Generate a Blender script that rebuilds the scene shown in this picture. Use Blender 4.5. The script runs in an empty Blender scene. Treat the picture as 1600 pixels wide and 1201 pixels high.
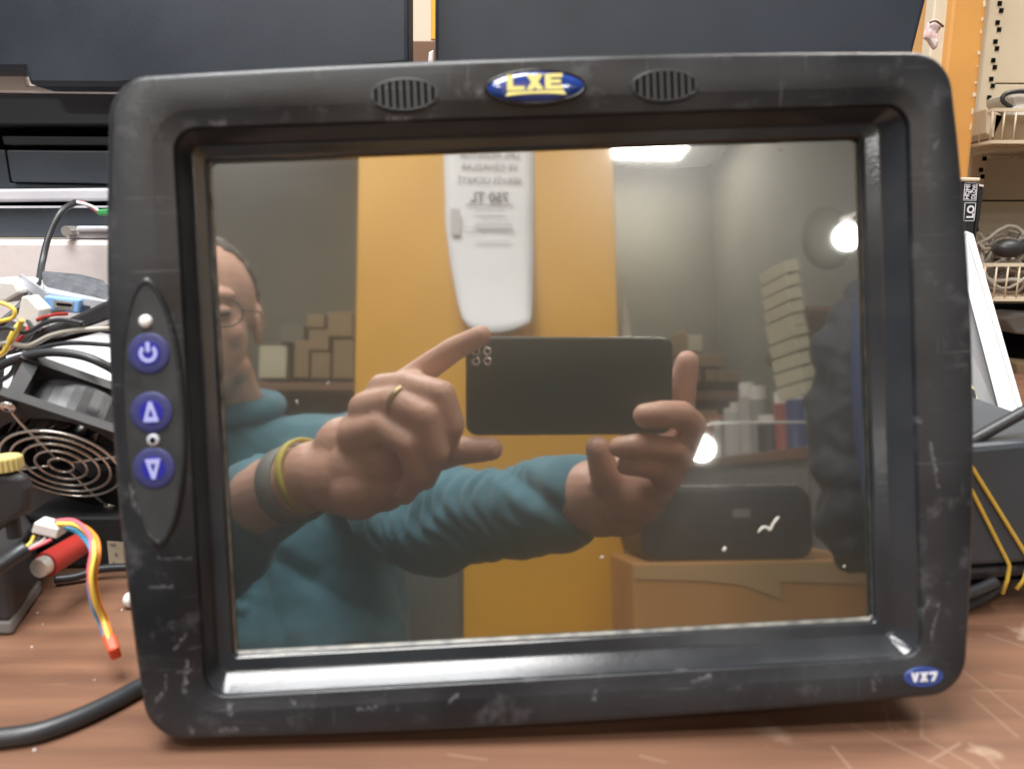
import bpy, bmesh, math, random
import numpy as np
from mathutils import Vector, Matrix, noise
random.seed(4)
SC = bpy.context.scene
COL = SC.collection
# ------------------------------------------------------------------ camera, world, exposure
F = 1202.0                      # focal length in photo pixels (photo 1600 wide)
PITCH = math.radians(11.0)
CAM = Vector((0, 0, 0.183))
cd = bpy.data.cameras.new('camera'); cam = bpy.data.objects.new('camera', cd); COL.objects.link(cam)
cam.location = CAM
cam.rotation_euler = (math.pi/2 - PITCH, 0, 0)
cd.sensor_width = 36; cd.lens = 36*F/1600
cd.clip_start = 0.01; cd.clip_end = 60
cd.dof.use_dof = True; cd.dof.focus_distance = 0.66; cd.dof.aperture_fstop = 11.0
SC.camera = cam
SC.view_settings.view_transform = 'Standard'; SC.view_settings.look = 'None'
SC.view_settings.exposure = 0.0; SC.view_settings.gamma = 1.0
w = bpy.data.worlds.new('World'); SC.world = w; w.use_nodes = True
w.node_tree.nodes['Background'].inputs[0].default_value = (0.85, 0.92, 1.0, 1)
w.node_tree.nodes['Background'].inputs[1].default_value = 0.25

CR = Vector((1, 0, 0)); CU = Vector((0, math.sin(PITCH), math.cos(PITCH))); CB = Vector((0, -math.cos(PITCH), math.sin(PITCH)))
def c2w(v): return CAM + CR*v[0] + CU*v[1] + CB*v[2]
def cdir(v): return CR*v[0] + CU*v[1] + CB*v[2]
def ray(px, py): return Vector(((px-800)/F, -(py-600.5)/F, -1.0))
def P(px, py, Y):                 # world point in the direction of a pixel at forward distance Y
    d = cdir(ray(px, py)); return CAM + d*(Y/d.y)
def T(px, py, z=0.0):             # where that direction meets the table
    d = cdir(ray(px, py)); return CAM + d*((z-CAM.z)/d.z)
# the glass of the terminal
NC = Vector((0.032, -0.030, 1)).normalized()
XC = Vector((math.cos(math.radians(2.45)), math.sin(math.radians(2.45)), 0)); XC = (XC - NC*XC.dot(NC)).normalized()
YC = NC.cross(XC)
def onplane(px, py, z=0.0):
    r = ray(px, py); k = (-0.291 + z)/(r.dot(NC)); return r*k
GC = (onplane(350, 635)+onplane(1353, 600)+onplane(820, 233)+onplane(860, 990))*0.25
def Dl(px, py, z=0.0):            # device-local x,y of a pixel on the plane z above the glass
    p = onplane(px, py, z) - GC; return (p.dot(XC), p.dot(YC))
def RV(px, py, D):                # real place of something seen in the glass at apparent depth D
    v = ray(px, py)*D
    k = (v-GC).dot(NC); v = v - NC*(2*k)
    return c2w(v)
Xw, Yw, Nw = cdir(XC), cdir(YC), cdir(NC)
# ------------------------------------------------------------------ lamps, some added as fill (each has its fixture below)
def area(name, loc, size, sizey, power, color, target=None, direction=None):
    l = bpy.data.lights.new(name, 'AREA'); l.shape = 'RECTANGLE'; l.size = size; l.size_y = sizey
    l.energy = power; l.color = color
    o = bpy.data.objects.new(name, l); COL.objects.link(o); o.location = loc
    d = Vector(direction) if direction else Vector(target)-Vector(loc)
    o.rotation_euler = d.to_track_quat('-Z', 'Y').to_euler()
    return o
_h = RV(1012, 214, 1.0); _h2 = RV(1012, 214, 2.0); _t = (1.66-_h.z)/(_h2.z-_h.z); _h = _h+(_h2-_h)*_t
LAMPS = [  # centre, length x, width y, power, colour
    ((-0.27, -0.01, 1.60), 0.72, 0.42, 31, (1.0, 0.99, 0.97)),
    ((-0.55, -0.62, 1.63), 0.8, 0.2, 19, (0.97, 0.985, 1.0)),  # added fill for frontal light, no such source known
    ((0.95, 0.75, 1.66), 0.7, 0.16, 26, (1.0, 0.96, 0.90)),
    ((_h.x, _h.y, 1.66), 0.40, 0.40, 7, (1.0, 0.98, 0.95)),
    ((-0.45, 0.40, 1.62), 0.9, 0.34, 22, (0.96, 0.98, 1.0)),
    ((-0.95, -2.0, 1.66), 0.6, 0.2, 31, (1.0, 0.98, 0.93)),  # added fill that lightens the back wall on the left
]
for i, (c, sx, sy, pw, colr) in enumerate(LAMPS):
    area('ceiling_lamp_light', (c[0], c[1], c[2]-0.012), sx, sy, pw, colr, direction=(0, 0, -1))

# ------------------------------------------------------------------ helpers
def tag(o, label=None, cat=None, group=None, kind=None):
    if label: o['label'] = label
    if cat: o['category'] = cat
    if group: o['group'] = group
    if kind: o['kind'] = kind
    return o
def thing(name, label, cat, loc=(0, 0, 0), group=None, rot=None):
    o = bpy.data.objects.new(name, None); COL.objects.link(o); o.empty_display_size = 0.05
    o.location = loc
    if rot is not None: o.rotation_euler = rot
    return tag(o, label, cat, group)
def link(name, bm_or_me, m, parent=None, smooth=False, world=False, auto=None):
    if isinstance(bm_or_me, bmesh.types.BMesh):
        bmesh.ops.recalc_face_normals(bm_or_me, faces=bm_or_me.faces)
        me = bpy.data.meshes.new(name); bm_or_me.to_mesh(me); bm_or_me.free()
    else: me = bm_or_me
    if m: me.materials.clear(); me.materials.append(m)
    o = bpy.data.objects.new(name, me); COL.objects.link(o)
    if parent is not None:
        o.parent = parent
        if world:
            pm = Matrix.LocRotScale(parent.location, parent.rotation_euler, parent.scale)
            if parent.parent is not None:
                pp = parent.parent; pm = Matrix.LocRotScale(pp.location, pp.rotation_euler, pp.scale) @ parent.matrix_parent_inverse @ pm
            me.transform(pm.inverted())
    for p in me.polygons: p.use_smooth = smooth
    if auto:
        md = o.modifiers.new('es', 'EDGE_SPLIT'); md.split_angle = math.radians(auto)
    return o
def bevel(o, w=0.001, seg=2, ang=30):
    md = o.modifiers.new('b', 'BEVEL'); md.width = w; md.segments = seg; md.limit_method = 'ANGLE'; md.angle_limit = math.radians(ang)
    md.harden_normals = False
    return o
def bx(bm, lo, hi, M=None):
    vs = [bm.verts.new((x, y, z)) for x in (lo[0], hi[0]) for y in (lo[1], hi[1]) for z in (lo[2], hi[2])]
    for f in ((0, 1, 3, 2), (4, 6, 7, 5), (0, 4, 5, 1), (2, 3, 7, 6), (0, 2, 6, 4), (1, 5, 7, 3)): bm.faces.new([vs[i] for i in f])
    if M is not None: bmesh.ops.transform(bm, matrix=M, verts=vs)
    return vs
def box(name, lo, hi, m, parent=None, M=None, bv=0.0, world=False, seg=2):
    bm = bmesh.new(); bx(bm, lo, hi, M); o = link(name, bm, m, parent, world=world)
    if bv: bevel(o, bv, seg)
    return o
def catmull(pts, n=8):
    pts = [Vector(p) for p in pts]
    if len(pts) < 3: return pts
    q = [pts[0]*2-pts[1]] + pts + [pts[-1]*2-pts[-2]]
    out = []
    for i in range(1, len(q)-2):
        a, b, c, d = q[i-1:i+3]
        for k in range(n):
            t = k/n
            out.append(0.5*((2*b)+(c-a)*t+(2*a-5*b+4*c-d)*t*t+(3*b-a-3*c+d)*t**3))
    out.append(pts[-1]); return out
def tube(bm, pts, r, n=10, closed=False, smoothn=0, caps=True):
    pts = [Vector(p) for p in pts]
    if smoothn: pts = catmull(pts, smoothn)
    N = len(pts); rr = r if isinstance(r, (list, tuple)) else None
    if rr and len(rr) != N: rr = list(np.interp(np.linspace(0, 1, N), np.linspace(0, 1, len(rr)), rr))
    prev = None; rings = []
    for i, p in enumerate(pts):
        if closed: t = pts[(i+1) % N]-pts[i-1]
        else: t = pts[min(i+1, N-1)]-pts[max(i-1, 0)]
        t.normalize()
        if prev is None:
            a = Vector((0, 0, 1)) if abs(t.z) < 0.9 else Vector((1, 0, 0)); u = t.cross(a).normalized()
        else: u = (prev-t*prev.dot(t)).normalized()
        prev = u; v = t.cross(u); ri = rr[i] if rr else r
        rings.append([bm.verts.new(p+(u*math.cos(2*math.pi*k/n)+v*math.sin(2*math.pi*k/n))*ri) for k in range(n)])
    for i in range(N if closed else N-1):
        a, b = rings[i], rings[(i+1) % N]
        for k in range(n): bm.faces.new((a[k], a[(k+1) % n], b[(k+1) % n], b[k]))
    if not closed and caps: bm.faces.new(rings[0]); bm.faces.new(rings[-1][::-1])
def cyl(bm, a, b, r, r2=None, n=24): tube(bm, [a, b], [r, r if r2 is None else r2], n)
def ell(bm, c, r, M=None, seg=24, rings=14):
    m = Matrix.Translation(c) @ (M if M is not None else Matrix()) @ Matrix.Diagonal((r[0], r[1], r[2], 1))
    bmesh.ops.create_uvsphere(bm, u_segments=seg, v_segments=rings, radius=1, matrix=m)
def poly_extrude(bm, pts, off):
    off = Vector(off); a = [bm.verts.new(p) for p in pts]; b = [bm.verts.new(Vector(p)+off) for p in pts]
    bm.faces.new(a); bm.faces.new(b[::-1]); n = len(a)
    for i in range(n): bm.faces.new((a[i], b[i], b[(i+1) % n], a[(i+1) % n]))
def px_prism(name, pts, Y, depth, m, parent=None, bv=0.0, world=True):
    """a solid whose front outline stands at forward distance Y and goes back by depth"""
    bm = bmesh.new(); poly_extrude(bm, [P(x, y, Y) for x, y in pts], (0, depth, 0))
    o = link(name, bm, m, parent, world=world and parent is not None)
    if bv: bevel(o, bv)
    return o
def rrect(x0, x1, y0, y1, r, z, n=8, bow=0.0, ne=12):
    r = max(r, 0.0012); cx, cy = (x0+x1)/2, (y0+y1)/2; hx, hy = (x1-x0)/2, (y1-y0)/2; out = []
    for (sx, sy, a0) in ((1, 1, 0), (-1, 1, 90), (-1, -1, 180), (1, -1, 270)):
        c = (sx*(hx-r), sy*(hy-r))
        for k in range(n+1):
            a = math.radians(a0+90*k/n); out.append((c[0]+r*math.cos(a), c[1]+r*math.sin(a)))
        nxt = {(1, 1): (-1, 1), (-1, 1): (-1, -1), (-1, -1): (1, -1), (1, -1): (1, 1)}[(sx, sy)]
        a = math.radians(a0+90); p0 = (c[0]+r*math.cos(a), c[1]+r*math.sin(a)); c2 = (nxt[0]*(hx-r), nxt[1]*(hy-r))
        p1 = (c2[0]+r*math.cos(a), c2[1]+r*math.sin(a))
        for k in range(1, ne): t = k/ne; out.append((p0[0]*(1-t)+p1[0]*t, p0[1]*(1-t)+p1[1]*t))
    res = []
    for x, y in out:   # pull corners in by bow, edges keep their middle
        fx, fy = x/hx, y/hy
        res.append(Vector((cx + x - bow*fx*fy*fy, cy + y - bow*0.42*fy*fx*fx, z)))
    return res
def loft(bm, rings, cap0=False, cap1=False):
    R = [[bm.verts.new(p) for p in r] for r in rings]
    n = len(R[0])
    for a, b in zip(R[:-1], R[1:]):
        for k in range(n): bm.faces.new((a[k], a[(k+1) % n], b[(k+1) % n], b[k]))
    if cap0: bm.faces.new(R[0][::-1])
    if cap1: bm.faces.new(R[-1])
# ---- materials
def mat(name, c, c2=None, scale=20, rough=0.5, rvar=0.0, metal=0.0, bump=0.0, bscale=None, detail=4, coat=0.0, spec=0.5, sss=0.0, stretch=None, emit=None, lo=0.35, hi=0.65, trans=0.0, sheen=0.0):
    m = bpy.data.materials.new(name); m.use_nodes = True; nt = m.node_tree; b = nt.nodes['Principled BSDF']
    I = b.inputs; I['Base Color'].default_value = (*c, 1); I['Roughness'].default_value = rough; I['Metallic'].default_value = metal
    I['Coat Weight'].default_value = coat; I['Specular IOR Level'].default_value = spec
    if coat: I['Coat Roughness'].default_value = 0.08
    if sss: I['Subsurface Weight'].default_value = sss; I['Subsurface Radius'].default_value = (0.012, 0.005, 0.003); I['Subsurface Scale'].default_value = 1.0
    if trans: I['Transmission Weight'].default_value = trans
    if sheen: I['Sheen Weight'].default_value = sheen
    if emit: I['Emission Color'].default_value = (*emit[0], 1); I['Emission Strength'].default_value = emit[1]
    tc = nt.nodes.new('ShaderNodeTexCoord'); mp = nt.nodes.new('ShaderNodeMapping'); nt.links.new(tc.outputs['Object'], mp.inputs[0])
    if stretch: mp.inputs['Scale'].default_value = stretch
    def nz(s, d=detail):
        n = nt.nodes.new('ShaderNodeTexNoise'); n.inputs['Scale'].default_value = s; n.inputs['Detail'].default_value = d
        nt.links.new(mp.outputs[0], n.inputs['Vector']); return n
    if c2 or rvar:
        n = nz(scale); mr = nt.nodes.new('ShaderNodeMapRange'); mr.inputs[1].default_value = lo; mr.inputs[2].default_value = hi
        nt.links.new(n.outputs['Fac'], mr.inputs[0])
        if c2:
            mx = nt.nodes.new('ShaderNodeMix'); mx.data_type = 'RGBA'; mx.inputs[6].default_value = (*c, 1); mx.inputs[7].default_value = (*c2, 1)
            nt.links.new(mr.outputs[0], mx.inputs[0]); nt.links.new(mx.outputs[2], I['Base Color'])
        if rvar:
            m2 = nt.nodes.new('ShaderNodeMapRange'); m2.inputs[3].default_value = rough-rvar; m2.inputs[4].default_value = rough+rvar
            nt.links.new(mr.outputs[0], m2.inputs[0]); nt.links.new(m2.outputs[0], I['Roughness'])
    if bump:
        n = nz(bscale or scale*4); bp = nt.nodes.new('ShaderNodeBump'); bp.inputs['Strength'].default_value = bump; bp.inputs['Distance'].default_value = 0.002
        nt.links.new(n.outputs['Fac'], bp.inputs['Height']); nt.links.new(bp.outputs[0], I['Normal'])
    return m
class NT:   # tiny helper for scalar maths in a node tree
    def __init__(s, nt): s.nt = nt
    def m(s, op, a, b=0.0, clamp=False):
        n = s.nt.nodes.new('ShaderNodeMath'); n.operation = op; n.use_clamp = clamp
        for i, v in enumerate((a, b)):
            if isinstance(v, (int, float)): n.inputs[i].default_value = v
            else: s.nt.links.new(v, n.inputs[i])
        return n.outputs[0]
def bezel_material():
    m = mat('worn_black_plastic', (0.011, 0.012, 0.0145), (0.027, 0.0285, 0.032), scale=22, rough=0.35, rvar=0.07, bump=0.10, bscale=1400, spec=0.42)
    nt = m.node_tree; b = nt.nodes['Principled BSDF']; h = NT(nt)
    tc = nt.nodes.new('ShaderNodeTexCoord'); sep = nt.nodes.new('ShaderNodeSeparateXYZ'); nt.links.new(tc.outputs['Object'], sep.inputs[0])
    x, y = sep.outputs[0], sep.outputs[1]
    segs = [((238, 915), (272, 914), 0.7), ((276, 1012), (294, 988), 0.6), ((278, 1046), (300, 1046), 0.6), ((294, 1030), (290, 1078), 0.9), ((247, 1092), (257, 1080), 0.8),
            ((358, 1098), (363, 1112), 1.3), ((300, 1130), (304, 1142), 0.9), ((346, 1137), (375, 1136), 1.0), ((455, 1090), (462, 1098), 0.7), ((262, 1075), (262, 1050), 0.5),
            ((1378, 918), (1392, 913), 1.0), ((1450, 690), (1462, 760), 0.5), ((1425, 1000), (1452, 930), 0.5), ((1452, 1000), (1464, 940), 0.5), ((1432, 655), (1436, 659), 1.2),
            ((1455, 235), (1462, 222), 0.8), ((330, 195), (352, 194), 1.0), ((1375, 797), (1400, 798), 0.4), ((1360, 1058), (1362, 1075), 0.7), ((930, 1075), (925, 1090), 0.7),
            ((700, 1095), (716, 1083), 0.7), ((1080, 1062), (1110, 1054), 0.9), ((560, 1105), (590, 1100), 0.6), ((208, 755), (214, 790), 1.2), ((218, 794), (224, 794), 1.3), ((606, 188), (640, 186), 1.2),
            ((747, 146), (750, 147), 1.5), ((820, 1060), (856, 1052), 1.6), ((250, 870), (300, 872), 0.4), ((1400, 560), (1425, 556), 0.5)]
    nz = nt.nodes.new('ShaderNodeTexNoise'); nz.inputs['Scale'].default_value = 700; nt.links.new(tc.outputs['Object'], nz.inputs['Vector'])
    jit = h.m('MULTIPLY', h.m('SUBTRACT', nz.outputs['Fac'], 0.5), 0.0034)
    total = None
    for a, c, wd in segs:
        ax, ay = Dl(*a, 0.014); cx, cy = Dl(*c, 0.014); dx, dy = cx-ax, cy-ay; L = max(math.hypot(dx, dy), 1e-4); ux, uy = dx/L, dy/L
        px_ = h.m('SUBTRACT', x, ax); py_ = h.m('SUBTRACT', y, ay)
        al = h.m('ADD', h.m('MULTIPLY', px_, ux), h.m('MULTIPLY', py_, uy))
        pe = h.m('ABSOLUTE', h.m('ADD', h.m('SUBTRACT', h.m('MULTIPLY', px_, uy), h.m('MULTIPLY', py_, ux)), jit))
        out = h.m('ABSOLUTE', h.m('SUBTRACT', al, L/2)); out = h.m('MAXIMUM', h.m('SUBTRACT', out, L/2), 0.0)
        d = h.m('ADD', pe, out); s = h.m('SUBTRACT', 1.0, h.m('DIVIDE', d, wd*0.0012), True)
        total = s if total is None else h.m('MAXIMUM', total, s)
    # random fine scuffs in two directions
    rnd = None
    for sc, ang in (((30, 900, 30), 0.5), ((900, 40, 60), -0.3), ((60, 1500, 60), 1.9)):
        mp = nt.nodes.new('ShaderNodeMapping'); mp.inputs['Scale'].default_value = sc; mp.inputs['Rotation'].default_value = (0, 0, ang)
        nt.links.new(tc.outputs['Object'], mp.inputs[0]); n = nt.nodes.new('ShaderNodeTexNoise'); n.inputs['Scale'].default_value = 1.0; n.inputs['Detail'].default_value = 2
        nt.links.new(mp.outputs[0], n.inputs['Vector']); s = h.m('MULTIPLY', h.m('SUBTRACT', n.outputs['Fac'], 0.69), 9.0, True)
        rnd = s if rnd is None else h.m('MAXIMUM', rnd, s)
    # dust / rubbed blotches
    n = nt.nodes.new('ShaderNodeTexNoise'); n.inputs['Scale'].default_value = 75; n.inputs['Detail'].default_value = 8; n.inputs['Roughness'].default_value = 0.7
    nt.links.new(tc.outputs['Object'], n.inputs['Vector']); bl = h.m('MULTIPLY', h.m('SUBTRACT', n.outputs['Fac'], 0.56), 3.0, True)
    total = h.m('MAXIMUM', h.m('MULTIPLY', h.m('MULTIPLY', total, h.m('MULTIPLY', h.m('SUBTRACT', nz.outputs['Fac'], 0.3), 2.6, True)), 0.42), h.m('MULTIPLY', rnd, 0.22))
    total = h.m('ADD', total, h.m('MULTIPLY', bl, 0.32), True)
    src = b.inputs['Base Color'].links[0].from_socket
    mx = nt.nodes.new('ShaderNodeMix'); mx.data_type = 'RGBA'; nt.links.new(src, mx.inputs[6]); mx.inputs[7].default_value = (0.33, 0.33, 0.35, 1)
    nt.links.new(total, mx.inputs[0]); nt.links.new(mx.outputs[2], b.inputs['Base Color'])
    rs = b.inputs['Roughness'].links[0].from_socket
    nt.links.new(h.m('ADD', rs, h.m('MULTIPLY', total, 0.25), True), b.inputs['Roughness'])
    return m
def glass_material():
    m = bpy.data.materials.new('dusty_screen_glass'); m.use_nodes = True; nt = m.node_tree; nt.nodes.clear(); h = NT(nt)
    out = nt.nodes.new('ShaderNodeOutputMaterial')
    g = nt.nodes.new('ShaderNodeBsdfAnisotropic') if False else nt.nodes.new('ShaderNodeBsdfGlossy'); g.inputs['Color'].default_value = (0.56, 0.56, 0.535, 1); g.inputs['Roughness'].default_value = 0.030
    g2 = nt.nodes.new('ShaderNodeBsdfGlossy'); g2.inputs['Color'].default_value = (0.66, 0.66, 0.64, 1); g2.inputs['Roughness'].default_value = 0.26
    d = nt.nodes.new('ShaderNodeBsdfDiffuse'); d.inputs['Color'].default_value = (0.072, 0.077, 0.068, 1)
    a1 = nt.nodes.new('ShaderNodeMixShader'); a2 = nt.nodes.new('ShaderNodeMixShader')
    a1.inputs[0].default_value = 0.16; nt.links.new(g.outputs[0], a1.inputs[1]); nt.links.new(g2.outputs[0], a1.inputs[2])
    # dust specks
    tc = nt.nodes.new('ShaderNodeTexCoord'); v = nt.nodes.new('ShaderNodeTexVoronoi'); v.inputs['Scale'].default_value = 70; nt.links.new(tc.outputs['Object'], v.inputs['Vector'])
    sp = h.m('MULTIPLY', h.m('SUBTRACT', 0.022, v.outputs['Distance']), 60.0, True)
    n = nt.nodes.new('ShaderNodeTexNoise'); n.inputs['Scale'].default_value = 14; n.inputs['Detail'].default_value = 6; nt.links.new(tc.outputs['Object'], n.inputs['Vector'])
    sm = h.m('MULTIPLY', h.m('SUBTRACT', n.outputs['Fac'], 0.4), 0.25, True)
    f = h.m('ADD', h.m('ADD', 0.16, sm), h.m('MULTIPLY', sp, 0.6), True)
    nt.links.new(f, a2.inputs[0]); nt.links.new(a1.outputs[0], a2.inputs[1]); nt.links.new(d.outputs[0], a2.inputs[2])
    nt.links.new(a2.outputs[0], out.inputs[0])
    return m
def wood_material():
    m = mat('reddish_wood_laminate', (0.235, 0.121, 0.073), (0.118, 0.056, 0.034), scale=5, stretch=(1.2, 14, 6), rough=0.42, rvar=0.06, detail=9, bump=0.04, bscale=40, lo=0.3, hi=0.72)
    nt = m.node_tree; b = nt.nodes['Principled BSDF']; h = NT(nt)
    tc = nt.nodes.new('ShaderNodeTexCoord')
    tot = None
    for sc, ang, th in (((6, 130, 6), 0.9, 0.70), ((5, 160, 6), -0.75, 0.71), ((9, 220, 6), 0.2, 0.72)):
        mp = nt.nodes.new('ShaderNodeMapping'); mp.inputs['Scale'].default_value = sc; mp.inputs['Rotation'].default_value = (0, 0, ang); nt.links.new(tc.outputs['Object'], mp.inputs[0])
        n = nt.nodes.new('ShaderNodeTexNoise'); n.inputs['Scale'].default_value = 1.3; n.inputs['Detail'].default_value = 3; nt.links.new(mp.outputs[0], n.inputs['Vector'])
        s = h.m('MULTIPLY', h.m('SUBTRACT', n.outputs['Fac'], th), 14.0, True); tot = s if tot is None else h.m('MAXIMUM', tot, s)
    # scratched worn corner, right front
    sep = nt.nodes.new('ShaderNodeSeparateXYZ'); nt.links.new(tc.outputs['Object'], sep.inputs[0])
    k = h.m('MULTIPLY', h.m('SUBTRACT', sep.outputs[0], 0.06), 10.0, True)
    n = nt.nodes.new('ShaderNodeTexNoise'); n.inputs['Scale'].default_value = 22; n.inputs['Detail'].default_value = 7; nt.links.new(tc.outputs['Object'], n.inputs['Vector'])
    ch = h.m('MULTIPLY', h.m('SUBTRACT', n.outputs['Fac'], 0.60), 14.0, True)
    segs = [((1495, 1040), (1600, 1120)), ((1440, 1110), (1440, 1150)), ((1440, 1150), (1530, 1201)), ((1400, 1130), (1415, 1142)), ((1555, 1050), (1600, 1060)), ((1515, 1160), (1560, 1200)), ((1300, 1165), (1330, 1201)), ((1000, 1180), (1040, 1190)), ((1330, 1130), (1480, 1201)), ((1380, 1098), (1392, 1140)), ((1540, 990), (1600, 1010)), ((1450, 1190), (1500, 1160)), ((1520, 1090), (1590, 1150)), ((700, 1178), (760, 1186))]
    st = None
    x, y = sep.outputs[0], sep.outputs[1]
    for a, c in segs:
        A = T(*a)-Vector((0, .5, 0)); C = T(*c)-Vector((0, .5, 0)); dx, dy = C.x-A.x, C.y-A.y; L = math.hypot(dx, dy); ux, uy = dx/L, dy/L
        px_ = h.m('SUBTRACT', x, A.x); py_ = h.m('SUBTRACT', y, A.y)
        al = h.m('ADD', h.m('MULTIPLY', px_, ux), h.m('MULTIPLY', py_, uy))
        pe = h.m('ABSOLUTE', h.m('SUBTRACT', h.m('MULTIPLY', px_, uy), h.m('MULTIPLY', py_, ux)))
        o_ = h.m('MAXIMUM', h.m('SUBTRACT', h.m('ABSOLUTE', h.m('SUBTRACT', al, L/2)), L/2), 0.0)
        s = h.m('SUBTRACT', 1.0, h.m('DIVIDE', h.m('ADD', h.m('ADD', pe, o_), h.m('MULTIPLY', n.outputs['Fac'], 0.0004)), 0.0011), True)
        st = s if st is None else h.m('MAXIMUM', st, s)
    tot = h.m('MAXIMUM', h.m('MULTIPLY', tot, 0.35), h.m('MULTIPLY', h.m('MULTIPLY', ch, k), 0.7)); tot = h.m('MAXIMUM', tot, h.m('MULTIPLY', h.m('MULTIPLY', st, h.m('MULTIPLY', n.outputs['Fac'], 1.6, True)), 0.30))
    # crumbs
    v = nt.nodes.new('ShaderNodeTexVoronoi'); v.inputs['Scale'].default_value = 90; nt.links.new(tc.outputs['Object'], v.inputs['Vector'])
    tot = h.m('MAXIMUM', tot, h.m('MULTIPLY', h.m('SUBTRACT', 0.035, v.outputs['Distance']), 25.0, True))
    src = b.inputs['Base Color'].links[0].from_socket
    mx = nt.nodes.new('ShaderNodeMix'); mx.data_type = 'RGBA'; nt.links.new(src, mx.inputs[6]); mx.inputs[7].default_value = (0.55, 0.42, 0.30, 1)
    nt.links.new(tot, mx.inputs[0]); nt.links.new(mx.outputs[2], b.inputs['Base Color'])
    return m
M = {}
M['bezel'] = bezel_material(); M['glass'] = glass_material()
M['recess'] = mat('smooth_black_plastic', (0.022, 0.024, 0.028), (0.034, 0.036, 0.04), scale=30, rough=0.19, rvar=0.04, bump=0.03, bscale=600)
M['gasketgrey'] = mat('grey_gasket', (0.07, 0.07, 0.065), (0.22, 0.21, 0.18), scale=160, rough=0.4, detail=6); M['wood'] = wood_material()
M['black'] = mat('black_plastic', (0.018, 0.018, 0.020), (0.03, 0.03, 0.033), scale=40, rough=0.45, rvar=0.06, bump=0.05, bscale=900)
M['gloss_black'] = mat('glossy_black', (0.012, 0.012, 0.014), rough=0.2)
M['hole_shade'] = mat('hole_shade_black', (0.004, 0.004, 0.004), rough=0.9, spec=0.1)  # near-black that paints the shade inside slots, gaps and openings
M['navy'] = mat('blue_black_casing', (0.016, 0.023, 0.035), (0.024, 0.033, 0.048), scale=12, rough=0.5, rvar=0.08, bump=0.08, bscale=1100)
M['navy2'] = mat('charcoal_casing', (0.035, 0.044, 0.055), (0.048, 0.058, 0.07), scale=10, rough=0.5, rvar=0.06, bump=0.05, bscale=900)
M['panel'] = mat('button_membrane', (0.018, 0.02, 0.022), (0.032, 0.034, 0.036), scale=80, rough=0.5, rvar=0.08, bump=0.05, bscale=1200)
M['btn'] = mat('dark_blue_button', (0.028, 0.031, 0.125), (0.036, 0.039, 0.15), scale=300, rough=0.55)
M['btn2'] = mat('bright_blue_button', (0.02, 0.02, 0.30), rough=0.35)
M['icon'] = mat('pale_lavender_print', (0.42, 0.44, 0.80), rough=0.5)
M['led'] = mat('white_led', (0.8, 0.8, 0.8), rough=0.25)
M['badge'] = mat('blue_badge', (0.012, 0.035, 0.20), (0.016, 0.05, 0.26), scale=100, rough=0.15, coat=1.0)
M['badge2'] = mat('blue_label', (0.03, 0.06, 0.24), rough=0.4)
M['yellowprint'] = mat('yellow_print', (0.80, 0.72, 0.25), rough=0.3)
M['whiteprint'] = mat('white_print', (0.75, 0.77, 0.82), rough=0.4)
M['silver'] = mat('silver_plastic', (0.62, 0.63, 0.68), (0.5, 0.51, 0.56), scale=20, rough=0.35, rvar=0.06)
M['metal'] = mat('bare_metal', (0.78, 0.75, 0.70), (0.66, 0.62, 0.57), scale=60, rough=0.25, rvar=0.08, metal=0.75)
M['tin'] = mat('pale_sheet_metal', (0.66, 0.70, 0.76), (0.55, 0.58, 0.64), scale=30, rough=0.38, metal=0.5, rvar=0.08)
M['white'] = mat('white_plastic', (0.78, 0.76, 0.74), (0.68, 0.66, 0.64), scale=18, rough=0.5)
M['foam_white'] = mat('white_board', (0.74, 0.69, 0.68), (0.66, 0.60, 0.60), scale=9, rough=0.7, bump=0.15, bscale=120)
M['cream'] = mat('cream_paint', (0.66, 0.58, 0.44), (0.58, 0.50, 0.37), scale=6, rough=0.55, bump=0.05, bscale=60)
M['creamwall'] = mat('cream_wall', (0.70, 0.62, 0.50), (0.62, 0.54, 0.43), scale=3, rough=0.8)
M['beigeplastic'] = mat('beige_wire', (0.60, 0.51, 0.38), rough=0.45)
M['orange'] = mat('orange_painted_post', (0.62, 0.31, 0.085), (0.54, 0.26, 0.07), scale=9, rough=0.35, rvar=0.06, bump=0.05, bscale=60)
M['yellowwall'] = mat('yellow_painted_column', (0.70, 0.355, 0.03), (0.64, 0.32, 0.026), scale=3, rough=0.5, bump=0.05, bscale=50)
M['olive'] = mat('grey_olive_wall', (0.145, 0.138, 0.108), (0.115, 0.108, 0.085), scale=2.5, rough=0.85)
M['paper'] = mat('white_paper', (0.80, 0.81, 0.84), (0.75, 0.76, 0.80), scale=10, rough=0.7)
M['ink'] = mat('grey_ink', (0.16, 0.16, 0.19), rough=0.8)
M['faintink'] = mat('faint_show_through_ink', (0.50, 0.50, 0.53), rough=0.8)
M['card'] = mat('brown_cardboard', (0.50, 0.25, 0.085), (0.43, 0.21, 0.07), scale=5, rough=0.75, bump=0.1, bscale=90)
M['card2'] = mat('dull_cardboard', (0.25, 0.17, 0.09), (0.20, 0.135, 0.075), scale=6, rough=0.8)
M['whitecard'] = mat('cream_carton', (0.50, 0.46, 0.33), (0.43, 0.39, 0.28), scale=9, rough=0.7)
M['tape'] = mat('tan_packing_tape', (0.46, 0.30, 0.15), rough=0.25)
M['shelfwood'] = mat('brown_shelf_board', (0.20, 0.10, 0.05), (0.15, 0.075, 0.04), scale=4, stretch=(1, 8, 8), rough=0.5)
M['skin'] = mat('skin', (0.62, 0.375, 0.285), (0.54, 0.30, 0.22), scale=28, rough=0.48, rvar=0.05, sss=0.12, bump=0.25, bscale=260)
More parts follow.
